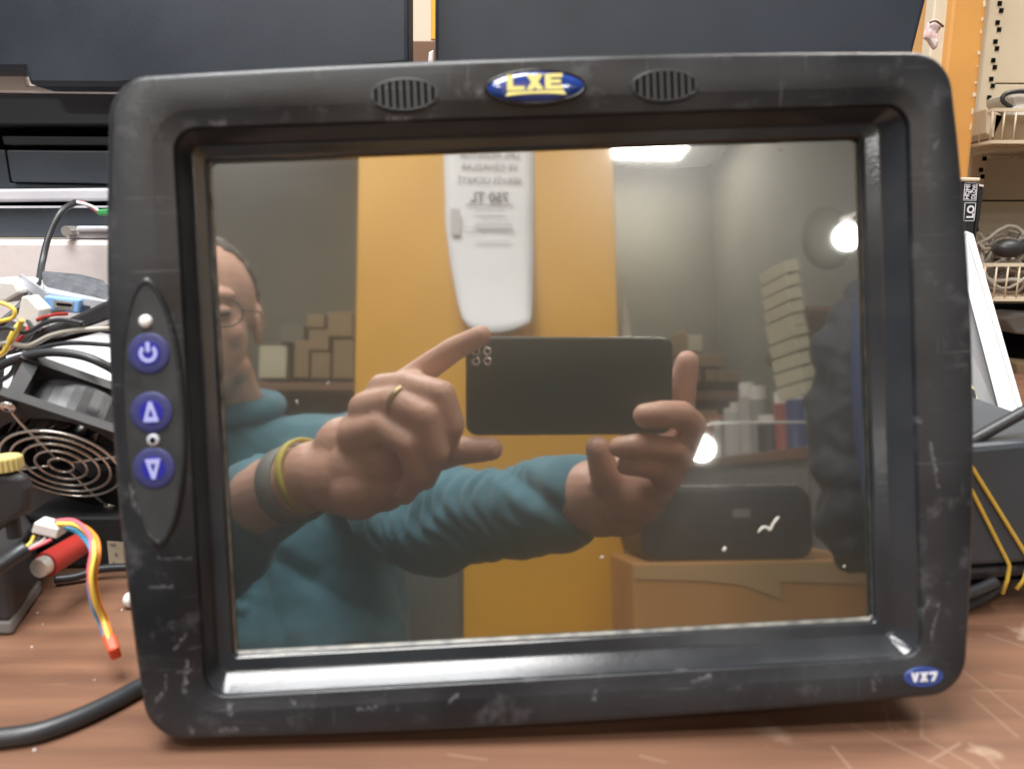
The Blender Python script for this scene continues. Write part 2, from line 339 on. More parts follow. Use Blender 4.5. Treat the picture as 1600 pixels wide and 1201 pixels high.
M['cloth'] = mat('teal_knit', (0.055, 0.165, 0.215), (0.068, 0.19, 0.245), scale=60, rough=0.9, bump=0.35, bscale=700, sheen=0.2)
M['denim'] = mat('dark_trousers', (0.02, 0.025, 0.04), rough=0.85)
M['hair'] = mat('dark_grey_hair', (0.06, 0.05, 0.045), (0.11, 0.10, 0.09), scale=200, rough=0.6, bump=0.6, bscale=500)
M['phoneback'] = mat('dark_green_phone_glass', (0.008, 0.026, 0.019), rough=0.3)
M['lens'] = mat('lens_glass', (0.01, 0.012, 0.02), rough=0.05)
M['wristyellow'] = mat('yellow_band', (0.50, 0.42, 0.08), rough=0.6)
M['scratch'] = mat('white_scratch', (0.62, 0.60, 0.55), rough=0.7)
M['gold'] = mat('gold_ring', (0.36, 0.27, 0.15), rough=0.45, metal=1.0)
M['strap'] = mat('grey_strap', (0.16, 0.16, 0.155), (0.2, 0.2, 0.19), scale=200, rough=0.6)
M['gasket'] = mat('pale_yellow_gasket', (0.62, 0.60, 0.36), rough=0.5)
M['pcb'] = mat('green_board', (0.05, 0.32, 0.10), rough=0.4)
M['red'] = mat('red_sleeve', (0.36, 0.028, 0.022), rough=0.35)
M['redorange'] = mat('orange_red_plug', (0.75, 0.07, 0.015), rough=0.4)
M['wpink'] = mat('pink_wire', (0.80, 0.13, 0.17), rough=0.4); M['wyellow'] = mat('yellow_wire', (0.85, 0.62, 0.10), rough=0.4)
M['wblue'] = mat('blue_wire', (0.07, 0.36, 0.62), rough=0.4); M['worange'] = mat('orange_wire', (0.75, 0.26, 0.03), rough=0.4)
M['cable'] = mat('black_cable', (0.028, 0.03, 0.034), rough=0.4, bump=0.05)
M['greycable'] = mat('grey_cable', (0.42, 0.39, 0.34), rough=0.5)
M['rubber'] = mat('yellow_rubber_band', (0.62, 0.40, 0.06), rough=0.5)
M['knob'] = mat('yellow_nylon', (0.60, 0.50, 0.20), rough=0.45)
M['blueport'] = mat('pale_blue_plastic', (0.25, 0.45, 0.80), rough=0.3)
M['foam'] = mat('grey_foam', (0.07, 0.075, 0.085), (0.11, 0.115, 0.13), scale=200, rough=0.95, bump=0.6, bscale=600)
M['frost'] = mat('frosted_white_plastic', (0.66, 0.68, 0.68), (0.56, 0.58, 0.58), scale=14, rough=0.35)
M['greysheet'] = mat('grey_diffuser_sheet', (0.20, 0.20, 0.205), (0.15, 0.15, 0.155), scale=8, rough=0.4)
M['lamp'] = mat('lit_diffuser', (0.9, 0.9, 0.9), emit=((1.0, 0.98, 0.94), 36.0))
M['bulb'] = mat('lit_bulb', (0.9, 0.9, 0.9), emit=((1.0, 0.98, 0.93), 26.0))
M['ceil'] = mat('grey_ceiling', (0.42, 0.41, 0.38), (0.36, 0.35, 0.33), scale=2, rough=0.9)
M['floor'] = mat('grey_floor', (0.13, 0.115, 0.10), (0.09, 0.08, 0.07), scale=3, rough=0.6)
M['jacket'] = mat('dark_padded_cloth', (0.010, 0.012, 0.020), (0.016, 0.019, 0.03), scale=14, rough=0.7, bump=0.4, bscale=40)
M['jacketblue'] = mat('blue_cloth', (0.02, 0.035, 0.12), rough=0.75)
M['cabinet'] = mat('grey_cabinet', (0.20, 0.195, 0.19), (0.165, 0.16, 0.16), scale=4, rough=0.6)
M['chair'] = mat('grey_chair_cloth', (0.10, 0.105, 0.105), (0.13, 0.135, 0.135), scale=200, rough=0.9, bump=0.3, bscale=600)

# ------------------------------------------------------------------ setting
FZ, CZ = -0.75, 1.70
def structure(name, lo, hi, m):
    o = box(name, lo, hi, m); o['kind'] = 'structure'; return o
structure('floor', (-2.6, -3.6, FZ-0.05), (1.75, 2.0, FZ), M['floor'])
structure('ceiling', (-2.6, -3.6, CZ), (1.75, 2.0, CZ+0.05), M['ceil'])
structure('wall_back', (-2.6, -3.22, FZ), (1.75, -3.12, CZ), M['olive'])
structure('wall_side', (1.25, -3.12, FZ), (1.35, 0.3, CZ), M['olive'])
structure('wall_front', (-2.6, 1.5, FZ), (1.75, 1.6, CZ), M['creamwall'])

# ceiling lamp fixtures, also for the added fill lamps
lamp_labels = ['large ceiling panel lamp directly above the bench edge', 'added fill lamp above the seated man behind the bench', 'ceiling lamp above the beige rack side of the bench',
               'square ceiling lamp mirrored at the top of the screen beside the yellow column', 'ceiling lamp above the printer and monitors on the left of the bench', 'added fill lamp near the back wall left of the yellow column']
for (c, sx, sy, pw, cl), lb in zip(LAMPS, lamp_labels):
    t = thing('ceiling_lamp', lb, 'ceiling lamp', c)
    bm = bmesh.new(); bx(bm, (-sx/2-0.015, -sy/2-0.015, 0), (sx/2+0.015, sy/2+0.015, CZ-c[2]-0.001)); link('housing', bm, M['white'], t)
    if sx == sy:   # the one seen in the glass shows its lit diffuser
        bm = bmesh.new(); bx(bm, (-sx/2, -sy/2, -0.008), (sx/2, sy/2, -0.001)); link('diffuser', bm, M['lamp'], t)

# workbench
tb = thing('workbench', 'reddish brown wood laminate bench top, scratched at the front right', 'workbench', (0, 0.5, 0))
box('bench_top', (-1.6, -0.37, -0.03), (1.2, 0.75, 0.0), M['wood'], tb, bv=0.002)
for sx in (-1.5, 1.1):
    for sy in (-0.3, 0.66): box('leg', (sx-0.03, sy-0.03, FZ), (sx+0.03, sy+0.03, -0.031), M['cabinet'], tb)

# ------------------------------------------------------------------ the terminal
Rm = Matrix((Xw, Yw, Nw)).transposed().to_4x4()
dev = thing('vehicle_terminal', 'worn black rugged vehicle terminal with a large dark mirror-like screen, leaning back on the bench', 'terminal', c2w(GC))
dev.rotation_euler = Rm.to_euler()
def ring(l, t, r, b, z, rad, bow=0.0):
    x0 = Dl(l, 635, z)[0]; y1 = Dl(820, t, z)[1]; x1 = Dl(r, 605, z)[0]; y0 = Dl(860, b, z)[1]
    return (x0, x1, y0, y1, rad, z, bow)
def rr(q, ins=0.0, z=None, rad=None, bow=None):
    return rrect(q[0]+ins, q[1]-ins, q[2]+ins, q[3]-ins, (q[4]-ins*0.7) if rad is None else rad, q[5] if z is None else z, bow=q[6] if bow is None else bow)
OUT = ring(193, 105, 1497, 1113, 0.0052, 0.0132, 0.0064)
CH = ring(262, 158, 1457, 1080, 0.0150, 0.013, 0.001)
LIP = ring(300, 187, 1423, 1053, 0.0105, 0.0085, 0.0)
LED = ring(322, 212, 1386, 1022, 0.0050, 0.004, 0.0)
LE2 = ring(341, 229, 1360, 1000, 0.0036, 0.0025, 0.0)
GL = ring(350, 233, 1353, 990, 0.0, 0.0015, 0.0)
def wn(o):
    o.modifiers.new('wn', 'WEIGHTED_NORMAL'); return o
arc = [rr(OUT, 0.0026*(1-math.cos(t)), 0.0132+0.0026*math.sin(t)) for t in [math.radians(q) for q in (0, 15, 30, 45, 60, 75, 90)]]
bm = bmesh.new()
loft(bm, [rr(OUT, 0.006, -0.024), rr(OUT, 0.0015, -0.022), rr(OUT, 0.0, -0.012)] + arc +
         [rr(CH, -0.0012, 0.0157), rr(CH, -0.0006, 0.0155), rr(LIP, -0.0008, 0.0143), rr(LIP, -0.0004, 0.0142), rr(LIP, -0.0001, 0.0139), rr(LIP, 0.0, 0.0135), rr(LIP, 0.0002, 0.0100)])
bz = link('bezel', bm, M['bezel'], dev, smooth=True, auto=28)
bm = bmesh.new()
loft(bm, [rr(LIP, 0.0000, 0.0118), rr(LIP, 0.0003, 0.0114), rr(LED, -0.0006, 0.0050), rr(LED, 0, 0.0046), rr(LED, 0.0006, 0.0045), rr(LE2, -0.0003, 0.0040), rr(LE2, 0.0001, 0.0036), rr(LE2, 0.0003, 0.0010)])
link('inner_frame', bm, M['recess'], dev, smooth=True, auto=28)
bm = bmesh.new()
loft(bm, [rr(LE2, 0.0001, 0.0022), rr(GL, -0.0010, 0.0016), rr(GL, 0.0, 0.0006), rr(GL, 0.0, -0.0015)])
link('screen_gasket', bm, M['gasketgrey'], dev, smooth=True, auto=30)
gx0, gx1, gy0, gy1 = GL[:4]
g = box('screen', (gx0-0.0003, gy0-0.0003, -0.002), (gx1+0.0003, gy1+0.0003, 0.0), M['glass'], dev)
def mark(pts, r):
    bm = bmesh.new(); tube(bm, [Vector((*Dl(x, y), .00008)) for x, y in pts], r, 6, smoothn=4 if len(pts) > 2 else 0)
    for v in bm.verts: v.co.z = .00008+(v.co.z-.00008)*.15
    link('glass_scratch', bm, M['scratch'], dev, smooth=True)
mark([(1184, 832), (1190, 825), (1197, 823), (1203, 827), (1208, 818), (1214, 810), (1218, 807)], [.0002, .0006, .0004, .0006, .0005, .0006, .0002])
mark([(1130, 856), (1134, 859)], .0009); mark([(1218, 236), (1220, 238)], .0008); mark([(1318, 884), (1320, 885)], .0005)
mark([(463, 625), (466, 632)], .0002); mark([(938, 871), (943, 869)], .0003); mark([(511, 600), (514, 596)], .0002)
# housing behind, and the bracket it stands on
bm = bmesh.new()
loft(bm, [rr(OUT, 0.004, -0.0255), rr(OUT, 0.005, -0.036), rr(OUT, 0.010, -0.041)], True, True)
link('rear_housing', bm, M['black'], dev, smooth=False)
bm = bmesh.new(); loft(bm, [rr(OUT, 0.0012, -0.0243), rr(OUT, 0.0012, -0.0256)], True, True)
link('gasket', bm, M['gasket'], dev)
def feet():
    bm = bmesh.new()
    inv = Matrix.LocRotScale(dev.location, dev.rotation_euler, Vector((1, 1, 1))).inverted()
    for xx in (0.0,):
        a = Vector((-0.118, OUT[2]+0.012, -0.020)); b = Vector((0.110, OUT[2]+0.012, -0.020)); c = Vector((0.11, OUT[2]+0.012, -0.045)); d = Vector((-0.118, OUT[2]+0.012, -0.045))
        mw = inv.inverted(); top = [mw @ v for v in (a, b, c, d)]
        top = [inv @ v for v in top]
        bot = []
        for v in top:
            wv = mw @ v; bot.append(inv @ Vector((wv.x, wv.y-0.001, 0.0008)))
        vt = [bm.verts.new(v) for v in top]; vb = [bm.verts.new(v) for v in bot]
        bm.faces.new(vt); bm.faces.new(vb[::-1])
        for i in range(4): bm.faces.new((vt[i], vb[i], vb[(i+1) % 4], vt[(i+1) % 4]))
    return bm
bevel(link('mounting_foot', feet(), M['black'], dev), 0.0015)
# button pod on the left
def vesica(x0, x1, y0, y1, z, n=24, e=1.25):
    cx, cy = (x0+x1)/2, (y0+y1)/2; a, b = (x1-x0)/2, (y1-y0)/2; out = []
    for k in range(4*n):
        t = 2*math.pi*k/(4*n); c, s = math.cos(t), math.sin(t)
        out.append(Vector((cx+a*math.copysign(abs(c)**1.15, c), cy+b*math.copysign(abs(s)**0.92, s), z)))
    return out
FZD = 0.0158
pod_c = Dl(240, 640, FZD); top = Dl(228, 437, FZD); bot = Dl(249, 850, FZD)
px_w = Dl(290, 640, FZD)[0]-Dl(195, 640, FZD)[0]
ang = math.atan2(top[0]-bot[0], top[1]-bot[1]); ph = math.hypot(top[0]-bot[0], top[1]-bot[1])
pod = bpy.data.objects.new('button_panel', None)
def podpts(ins, z):
    pts = vesica(-px_w/2+ins, px_w/2-ins, -ph/2+ins*1.6, ph/2-ins*1.6, z)
    c, s = math.cos(-ang), math.sin(-ang); mx, my = (top[0]+bot[0])/2, (top[1]+bot[1])/2
    return [Vector((mx+p.x*c-p.y*s, my+p.x*s+p.y*c, p.z)) for p in pts]
bm = bmesh.new()
loft(bm, [podpts(-0.0008, 0.0145), podpts(-0.0003, FZD+0.0006), podpts(0.0006, FZD+0.0008), podpts(0.0012, FZD+0.0001)])
link('panel_rim', bm, M['bezel'], dev, smooth=True)
bm = bmesh.new(); loft(bm, [podpts(0.0006, 0.0148), podpts(0.0009, FZD+0.0003), podpts(0.0035, FZD+0.0003)], False, True)
pod = link('button_panel', bm, M['panel'], dev, smooth=False)
def disc(cx, cy, z0, z1, rx, ry=None, dome=0.0, n=40):
    ry = ry or rx; bm = bmesh.new(); R = []
    prof = [(1, z0), (1, z1-0.0002), (0.96, z1)] + [(math.cos(t), z1+dome*math.sin(t)) for t in (0.45, 0.8, 1.1, 1.35)] if dome else [(1, z0), (1, z1-0.0002), (0.97, z1)]
    for s, z in prof: R.append([Vector((cx+rx*s*math.cos(2*math.pi*k/n), cy+ry*s*math.sin(2*math.pi*k/n), z)) for k in range(n)])
    loft(bm, R, True, True); return bm
def flat(polys, z0, z1):
    bm = bmesh.new()
    for pts in polys: poly_extrude(bm, [Vector((x, y, z0)) for x, y in pts], (0, 0, z1-z0))
    return bm
pz = FZD+0.0003
rot = math.atan2(YC.x, YC.y)   # unused tilt of device seen from the front
for (bx_, by_, kind, lb) in ((233, 552, 'power', 'round dark blue power button'), (237, 644, 'up', 'round blue button with an upward triangle'), (241, 731, 'down', 'round blue button with a downward triangle')):
    cx, cy = Dl(bx_, by_, pz); r = 0.0073
    b = link('button', disc(cx, cy, pz-0.0003, pz+0.0004, r, dome=0.0003), M['btn'], dev, smooth=True, auto=40); b['label'] = lb
    zc = pz+0.00060
    link('button_centre', disc(cx, cy, pz, zc+0.00018, 0.0043), M['btn2'], b)
    zi0, zi1 = zc+0.0001, zc+0.00040
    bm = bmesh.new()
    if kind == 'power':
        n = 28; a0, a1 = math.radians(130), math.radians(410)
        for k in range(n):
            ta, tb_ = a0+(a1-a0)*k/n, a0+(a1-a0)*(k+1)/n
            q = [(cx+rr_*math.cos(t), cy+rr_*math.sin(t)) for rr_, t in ((0.0032, ta), (0.0032, tb_), (0.0019, tb_), (0.0019, ta))]
            poly_extrude(bm, [Vector((x, y, zi0)) for x, y in q], (0, 0, zi1-zi0))
        bx(bm, (cx-0.0007, cy+0.0005, zi0), (cx+0.0007, cy+0.0040, zi1-0.00005))
    else:
        s = 1 if kind == 'up' else -1
        o3 = [(0, 0.0038), (-0.0026, -0.0033), (0.0026, -0.0033)]; i3 = [(0, 0.0006), (-0.0010, -0.0018), (0.0010, -0.0018)]
        o3 = [(0.0006, 0.0038), (-0.0006, 0.0038), (-0.0027, -0.0033), (0.0027, -0.0033)]; i3 = [(0.0002, 0.0010), (-0.0002, 0.0010), (-0.0010, -0.0016), (0.0010, -0.0016)]
        for k in range(4):
            q = [o3[k], o3[(k+1) % 4], i3[(k+1) % 4], i3[k]]
            poly_extrude(bm, [Vector((cx+x, cy+s*y, zi0)) for x, y in q], (0, 0, zi1-zi0))
    link('icon', bm, M['icon'], b)
cx, cy = Dl(228, 502, pz); link('status_light', disc(cx, cy, pz-0.0002, pz+0.0004, 0.0023, dome=0.0012), M['led'], dev, smooth=True)
cx, cy = Dl(240, 687, pz); s_ = link('light_sensor', disc(cx, cy, pz-0.0002, pz+0.0005, 0.0022, dome=0.0004), M['silver'], dev, smooth=True)
link('sensor_hole', disc(cx, cy, pz, pz+0.00115, 0.0010), M['hole_shade'], s_)
# speaker grilles: a near-black disc paints the opening's shade, crossed by upright ribs
for (gx, gy) in ((632, 148), (1039, 134)):
    cx, cy = Dl(gx, gy, FZD); a, b = 0.0118, 0.0052
    gr = link('speaker_grille', disc(cx, cy, FZD-0.001, FZD+0.00005+0.0001, a, b), M['hole_shade'], dev)
    bm = bmesh.new()
    for k in range(-4, 6):
        xx = (k-0.5)*0.0025; 
        if abs(xx) >= a: continue
        hh = b*math.sqrt(1-(xx/a)**2)
        vs = bx(bm, (cx+xx-0.00062, cy-hh, FZD), (cx+xx+0.00062, cy+hh, FZD+0.0004))
    n = 48
    R = []
    for s, z in ((0.97, FZD+0.0001), (0.99, FZD+0.0002), (1.03, FZD+0.0002), (1.08, FZD-0.0002)):
        R.append([Vector((cx+a*(s+(s-1)*-0.3)*math.cos(2*math.pi*k/n), cy+b*(1+(s-1)*2)*math.sin(2*math.pi*k/n), z)) for k in range(n)])
    loft(bm, R)
    link('grille_rib', bm, M['bezel'], gr)
# oval maker badge
def text(name, body, m, parent, size, ext, z, cx, cy, sx=1.0, bold=0.0, rot=0.0, shear=0.0, align='CENTER'):
    c = bpy.data.curves.new(name, 'FONT'); c.body = body; c.size = size; c.extrude = ext; c.offset = bold; c.align_x = align; c.align_y = 'CENTER'; c.shear = shear
    o = bpy.data.objects.new(name, c); COL.objects.link(o)
    dg = bpy.context.evaluated_depsgraph_get(); me = bpy.data.meshes.new_from_object(o.evaluated_get(dg)); bpy.data.objects.remove(o)
    me.transform(Matrix.Translation((cx, cy, z)) @ Matrix.Rotation(rot, 4, 'Z') @ Matrix.Diagonal((sx, 1, 1, 1)))
    return link(name, me, m, parent)
cx, cy = Dl(837, 137, FZD)
bd = link('maker_badge', disc(cx, cy, FZD-0.0004, FZD+0.0008, 0.0171, 0.0053, dome=0.0014, n=64), M['badge'], dev, smooth=True, auto=60)
bm = bmesh.new(); n = 64; R = []
for s, z in ((0.99, FZD+0.0006), (1.02, FZD+0.0011), (1.06, FZD+0.0011), (1.1, FZD-0.0003)):
    R.append([Vector((cx+(0.0171+0.012*(s-1))*math.cos(2*math.pi*k/n), cy+(0.0053+0.012*(s-1))*math.sin(2*math.pi*k/n), z)) for k in range(n)])
loft(bm, R); link('badge_rim', bm, M['gloss_black'], bd, smooth=True)
def glyphs(name, word, m, parent, cx, cy, z, h, wch, gap, st, stv=None, slant=0.0):
    """block capitals as solid strokes"""
    stv = stv or st; L = {'L': [((0, 1), (st, 1), (st, 0), (0, 0)), ((st, 0), (st, stv), (1, stv), (1, 0))],
         'E': [((0, 1), (st, 1), (st, 0), (0, 0)), ((st, 0), (st, stv), (1, stv), (1, 0)), ((st, 1-stv), (st, 1), (1, 1), (1, 1-stv)), ((st, .5-stv*.45), (st, .5+stv*.45), (.9, .5+stv*.45), (.9, .5-stv*.45))],
         'X': [((0, 1), (st*1.15, 1), (1, 0), (1-st*1.15, 0)), ((1-st*1.15, 1), (1, 1), (st*1.15, 0), (0, 0))],
         'V': [((0, 1), (st*1.1, 1), (.5+st*.3, 0), (.5-st*.5, 0)), ((1-st*1.1, 1), (1, 1), (.5+st*.5, 0), (.5-st*.3, 0))],
         '7': [((0, 1), (1, 1), (1, 1-stv), (0, 1-stv)), ((1-st, 1-stv), (1, 1-stv), (.45+st*.4, 0), (.45-st*.6, 0))]}
    W = len(word)*wch+(len(word)-1)*gap; x = cx-W/2; bm = bmesh.new()
    for j, chh in enumerate(word):
        for i, p in enumerate(L[chh]): poly_extrude(bm, [Vector((x+u*wch+slant*(v-.5)*h, cy+(v-.5)*h, z)) for u, v in p], (0, 0, .00025+.00003*i))
        x += wch+gap
    return link(name, bm, m, parent)
glyphs('badge_lettering', 'LXE', M['yellowprint'], bd, cx-.0004, cy+.0012, FZD+.0020, .0054, .0062, .0005, .34, .25)
bm = bmesh.new(); n = 16
for k in range(n):
    def pt(t, top):
        bow_ = .0007*(1-(2*t-1)**2)
        return Vector((cx-.0002+(t-.5)*(.0195 if top else .0215), cy+(-.0019 if top else -.0035+bow_), FZD+.0018))
    poly_extrude(bm, [pt(k/n, 1), pt((k+1)/n, 1), pt((k+1)/n, 0), pt(k/n, 0)], (0, 0, .0004))
link('badge_underline', bm, M['yellowprint'], bd)
cx, cy = Dl(1443, 1057, FZD)
vb = link('model_badge', disc(cx, cy, FZD-0.0008, FZD+0.0003, 0.0074, 0.0037, n=48), M['badge2'], dev)
glyphs('badge_lettering', 'VX7', M['whiteprint'], vb, cx, cy+.0002, FZD+.0003, .0034, .0030, .0004, .33, .26)

# ------------------------------------------------------------------ back of the bench, left
o = px_prism('flat_monitor', [(-260, -260), (637, -260), (638, 101), (180, 134), (45, 133), (38, 108), (-260, 108)], 0.56, 0.03, M['navy'], bv=0.003)
tag(o, 'blue-black back of a flat monitor at the top left above the terminal', 'monitor')
o = px_prism('flat_monitor', [(681, -260), (1535, -260), (1448, 0), (1424, 96), (1400, 210), (676, 210), (679, 96)], 0.60, 0.03, M['navy'], bv=0.003)
tag(o, 'blue-black back of the right-hand flat monitor, with a slanted right edge', 'monitor')
o = px_prism('cream_block', [(-120, 116), (36, 116), (42, 134), (180, 138), (230, 140), (230, 146), (-120, 142)], 0.585, 0.2, M['white'], bv=0.001)
tag(o, 'white casing edge showing under the left monitor', 'casing')
# dark equipment with slots
eq = thing('printer', 'dark grey slotted printer casing left of the terminal under the white casing edge', 'printer', P(60, 295, 0.60))
eq['label'] = 'dark grey printer casing with a black slot beside the terminal'
px_prism('upper_casing', [(-140, 143.5), (230, 147.5), (230, 193), (-140, 193)], 0.59, 0.2, M['navy2'], eq, 0.002)
px_prism('paper_slot', [(-140, 193.5), (230, 193.5), (230, 233), (-140, 233)], 0.62, 0.16, M['hole_shade'], eq)
px_prism('slot_flap', [(2, 212), (230, 214), (230, 228), (6, 227)], 0.605, 0.012, M['navy2'], eq, 0.001)
px_prism('drawer', [(9, 234), (230, 236), (230, 288), (17, 284)], 0.592, 0.15, M['navy2'], eq, 0.0015)
px_prism('lower_casing', [(-140, 234), (7, 234), (15, 286), (230, 290), (230, 296), (-140, 296)], 0.597, 0.18, M['navy2'], eq, 0.001)
lt = thing('laptop', 'closed silver and dark blue laptop under the printer', 'laptop', P(60, 372, 0.56))
px_prism('lid', [(-140, 296.5), (230, 293), (230, 313), (-140, 317)], 0.57, 0.24, M['silver'], lt, 0.002)
px_prism('gap', [(-140, 317.5), (230, 313.5), (230, 321), (-140, 321)], 0.58, 0.22, M['hole_shade'], lt)
px_prism('base', [(-140, 321.5), (230, 321), (230, 371), (-140, 371)], 0.572, 0.23, M['navy2'], lt, 0.002)
px_prism('silver_trim', [(-140, 322), (230, 321.5), (230, 324), (-140, 326)], 0.569, 0.002, M['silver'], lt)
hg = px_prism('hinge', [(118, 353), (230, 353), (230, 362), (118, 363)], 0.55, 0.018, M['silver'], lt, 0.0015)
px_prism('hinge_bar', [(100, 365), (112, 362), (230, 363), (230, 372), (104, 373)], 0.553, 0.016, M['silver'], lt, 0.0015)
bm = bmesh.new(); a = P(108, 361, 0.549); cyl(bm, a+Vector((0, -0.004, 0)), a+Vector((0, 0.012, 0)), 0.0035); link('screw', bm, M['metal'], lt, world=True, smooth=True, auto=40)
o = px_prism('white_box', [(-140, 374), (230, 374), (230, 600), (-140, 600)], 0.55, 0.25, M['foam_white'], bv=0.004)
zb = P(60, 600, 0.55).z
o.data.transform(Matrix()); tag(o, 'off-white board box standing under the laptop', 'box')
# what the white box stands on
o = px_prism('black_case', [(30, 602), (260, 602), (260, 893), (40, 893)], 0.45, 0.2, M['black'], bv=0.003)
# let it reach the bench
zz = min((v.co.z for v in o.data.vertices))
for v in o.data.vertices:
    if v.co.z < zz+0.02: v.co.z = 0.0005
tag(o, 'black equipment case on the bench behind the fan', 'case')
o = px_prism('black_tray', [(30, 806), (260, 806), (260, 893), (40, 893)], 0.402, 0.045, M['black'], bv=0.002)
zz = min((v.co.z for v in o.data.vertices))
for v in o.data.vertices:
    if v.co.z < zz+0.01: v.co.z = 0.0005
tag(o, 'low black tray under the fan with a paper label on its front', 'tray')
bm = bmesh.new(); poly_extrude(bm, [P(x, y, 0.4014) for x, y in ((167, 845), (225, 849), (225, 893), (171, 887))], (0, 0.0005, 0))
ll = link('paper_label', bm, M['cream'], o)
text_me = []
def px_text(name, body, px, py, Y, size, m, parent=None, rot=0.0, bold=0.0, yaw=0.0, sx=1.0):
    o = text(name, body, m, None, size, 0.0001, 0, 0, 0, bold=bold, sx=sx)
    o.data.transform(Matrix.Translation(P(px, py, Y)) @ Matrix.Rotation(yaw, 4, 'Z') @ Matrix.Rotation(math.pi/2, 4, 'X') @ Matrix.Rotation(rot, 4, 'Z'))
    if parent: o.parent = parent; o.data.transform(Matrix.LocRotScale(parent.location, parent.rotation_euler, parent.scale).inverted())
    return o
px_text('label_print', 'A', 178, 881, 0.4008, 0.0040, M['ink'], ll); px_text('label_print', 'VDE', 176, 851, 0.4008, 0.0018, M['ink'], ll)
px_text('label_print', 'o', 181, 865, 0.4008, 0.003, M['ink'], ll)

# usb bracket
ub = thing('port_bracket', 'bent pale metal bracket with a usb port and grey foam on top', 'bracket', P(100, 460, 0.46))
bm = bmesh.new(); poly_extrude(bm, [P(x, y, Y) for x, y, Y in ((60, 432, 0.50), (182, 462, 0.50), (182, 478, 0.46), (72, 456, 0.46))], (0, 0, -0.0015)); link('top_plate', bm, M['tin'], ub, world=True)
bm = bmesh.new(); poly_extrude(bm, [P(x, y, 0.462) for x, y in ((30, 428), (72, 456), (64, 486), (24, 450))], (0, 0.002, 0)); link('side_plate', bm, M['tin'], ub, world=True)
bm = bmesh.new(); poly_extrude(bm, [P(x, y, 0.458) for x, y in ((66, 457), (182, 474), (182, 482), (140, 478), (66, 468))], (0, 0.0015, 0)); link('front_lip', bm, M['tin'], ub, world=True)
bm = bmesh.new(); poly_extrude(bm, [P(x, y, Y) for x, y, Y in ((62, 433, 0.485), (120, 438, 0.485), (158, 448, 0.485), (170, 462, 0.475), (168, 466, 0.472), (74, 453, 0.472))], (0, 0.004, 0.004)); bevel(link('foam_pad', bm, M['foam'], ub, world=True), 0.001)
up = px_prism('usb_port', [(68, 462), (125, 468), (122, 490), (66, 484)], 0.455, 0.014, M['blueport'], ub, 0.001)
px_prism('port_shell', [(84, 468), (114, 472), (113, 485), (83, 481)], 0.4545, 0.002, M['metal'], ub)
px_prism('port_hole', [(88, 473), (110, 475), (110, 479), (88, 477)], 0.4535, 0.002, M['hole_shade'], ub)
# connectors and wires
o = px_prism('connector', [(33, 464), (40, 462), (62, 484), (58, 513), (26, 500)], 0.43, 0.012, M['white'], bv=0.0008); tag(o, 'white plastic connector left of the port bracket', 'connector')
o = px_prism('white_housing', [(-30, 436), (22, 438), (34, 458), (8, 474), (-30, 470)], 0.455, 0.03, M['white'], bv=0.002); tag(o, 'white plastic piece at the left edge above the yellow wire', 'plastic piece')
def wire(name, pts, r, m, label, cat, n=10, group=None, parent=None):
    bm = bmesh.new(); tube(bm, pts, r, n, smoothn=8); o = link(name, bm, m, parent, smooth=True, world=parent is not None)
    if label: tag(o, label, cat, group)
    return o
wire('yellow_wire', [P(-20, 470, .40), P(5, 474, .40), P(22, 484, .40), P(20, 496, .40), P(0, 502, .40), P(-25, 506, .41)], 0.0011, M['wyellow'], 'yellow-orange wire loop at the left edge below the white plastic', 'wire')
wire('black_wire', [P(-20, 520, .44), P(20, 490, .45), P(44, 465, .46), P(60, 440, .48), P(66, 410, .5), P(76, 370, .51), P(95, 332, .52), P(118, 316, .535)], 0.0021, M['cable'], 'thin black wire rising from the clutter to the laptop hinge', 'wire')
wg = thing('wire_end', 'stripped wire end with pale strands and a green tip by the laptop hinge', 'wire', P(118, 316, .535))
bm = bmesh.new(); tube(bm, [P(118, 316, .535), P(132, 318, .535), P(145, 326, .535), P(153, 332, .535)], 0.0012, 8, smoothn=6); link('strand', bm, M['wpink'], wg, world=True, smooth=True)
bm = bmesh.new(); tube(bm, [P(119, 316, .534), P(136, 320, .533), P(146, 324, .533), P(154, 330, .533)], 0.0011, 8, smoothn=6); link('strand', bm, M['white'], wg, world=True, smooth=True)
px_prism('green_tip', [(150, 328), (190, 324), (190, 336), (152, 337)], .53, .006, M['pcb'], wg, 0.001)
for k, (mm, a, b, c, lb) in enumerate(((M['cable'], (24, 545), (50, 520), (40, 495), 'black wire hanging from the white connector'), (M['wyellow'], (6, 548), (22, 515), (36, 500), 'yellow wire hanging from the white connector'),
                                (M['red'], (14, 545), (40, 520), (48, 505), 'dark red wire hanging from the white connector'), (M['cable'], (60, 515), (78, 490), (100, 486), 'black wire curling under the port bracket'),
                                (M['red'], (58, 500), (80, 492), (104, 490), 'red wire curling under the port bracket'))):
    wire('wire', [P(*a, .42), P(*b, .42), P(*c, .435)], 0.0011, mm, lb, 'wire', group='small wires in the clutter')
o = px_prism('black_strip', [(15, 530), (100, 500), (182, 462), (230, 462), (230, 485), (180, 492), (100, 520), (20, 548)], 0.435, 0.02, M['black'], bv=0.002); tag(o, 'slanting black plastic strip under the port bracket', 'strip')
o = px_prism('dark_cover', [(-60, 505), (20, 540), (100, 525), (230, 490), (230, 640), (-60, 640)], 0.455, 0.04, M['black'], bv=0.002); tag(o, 'dark cover filling the clutter above the fan', 'cover')
bm = bmesh.new(); poly_extrude(bm, [P(x, y, Y) for x, y, Y in ((10, 556, .43), (156, 519, .44), (240, 535, .44), (240, 620, .415), (150, 610, .41), (0, 640, .40))], (0, 0.0008, -0.0002))
o = link('white_paper', bm, M['paper'], None); tag(o, 'crumpled white paper lying behind the black fan', 'paper')
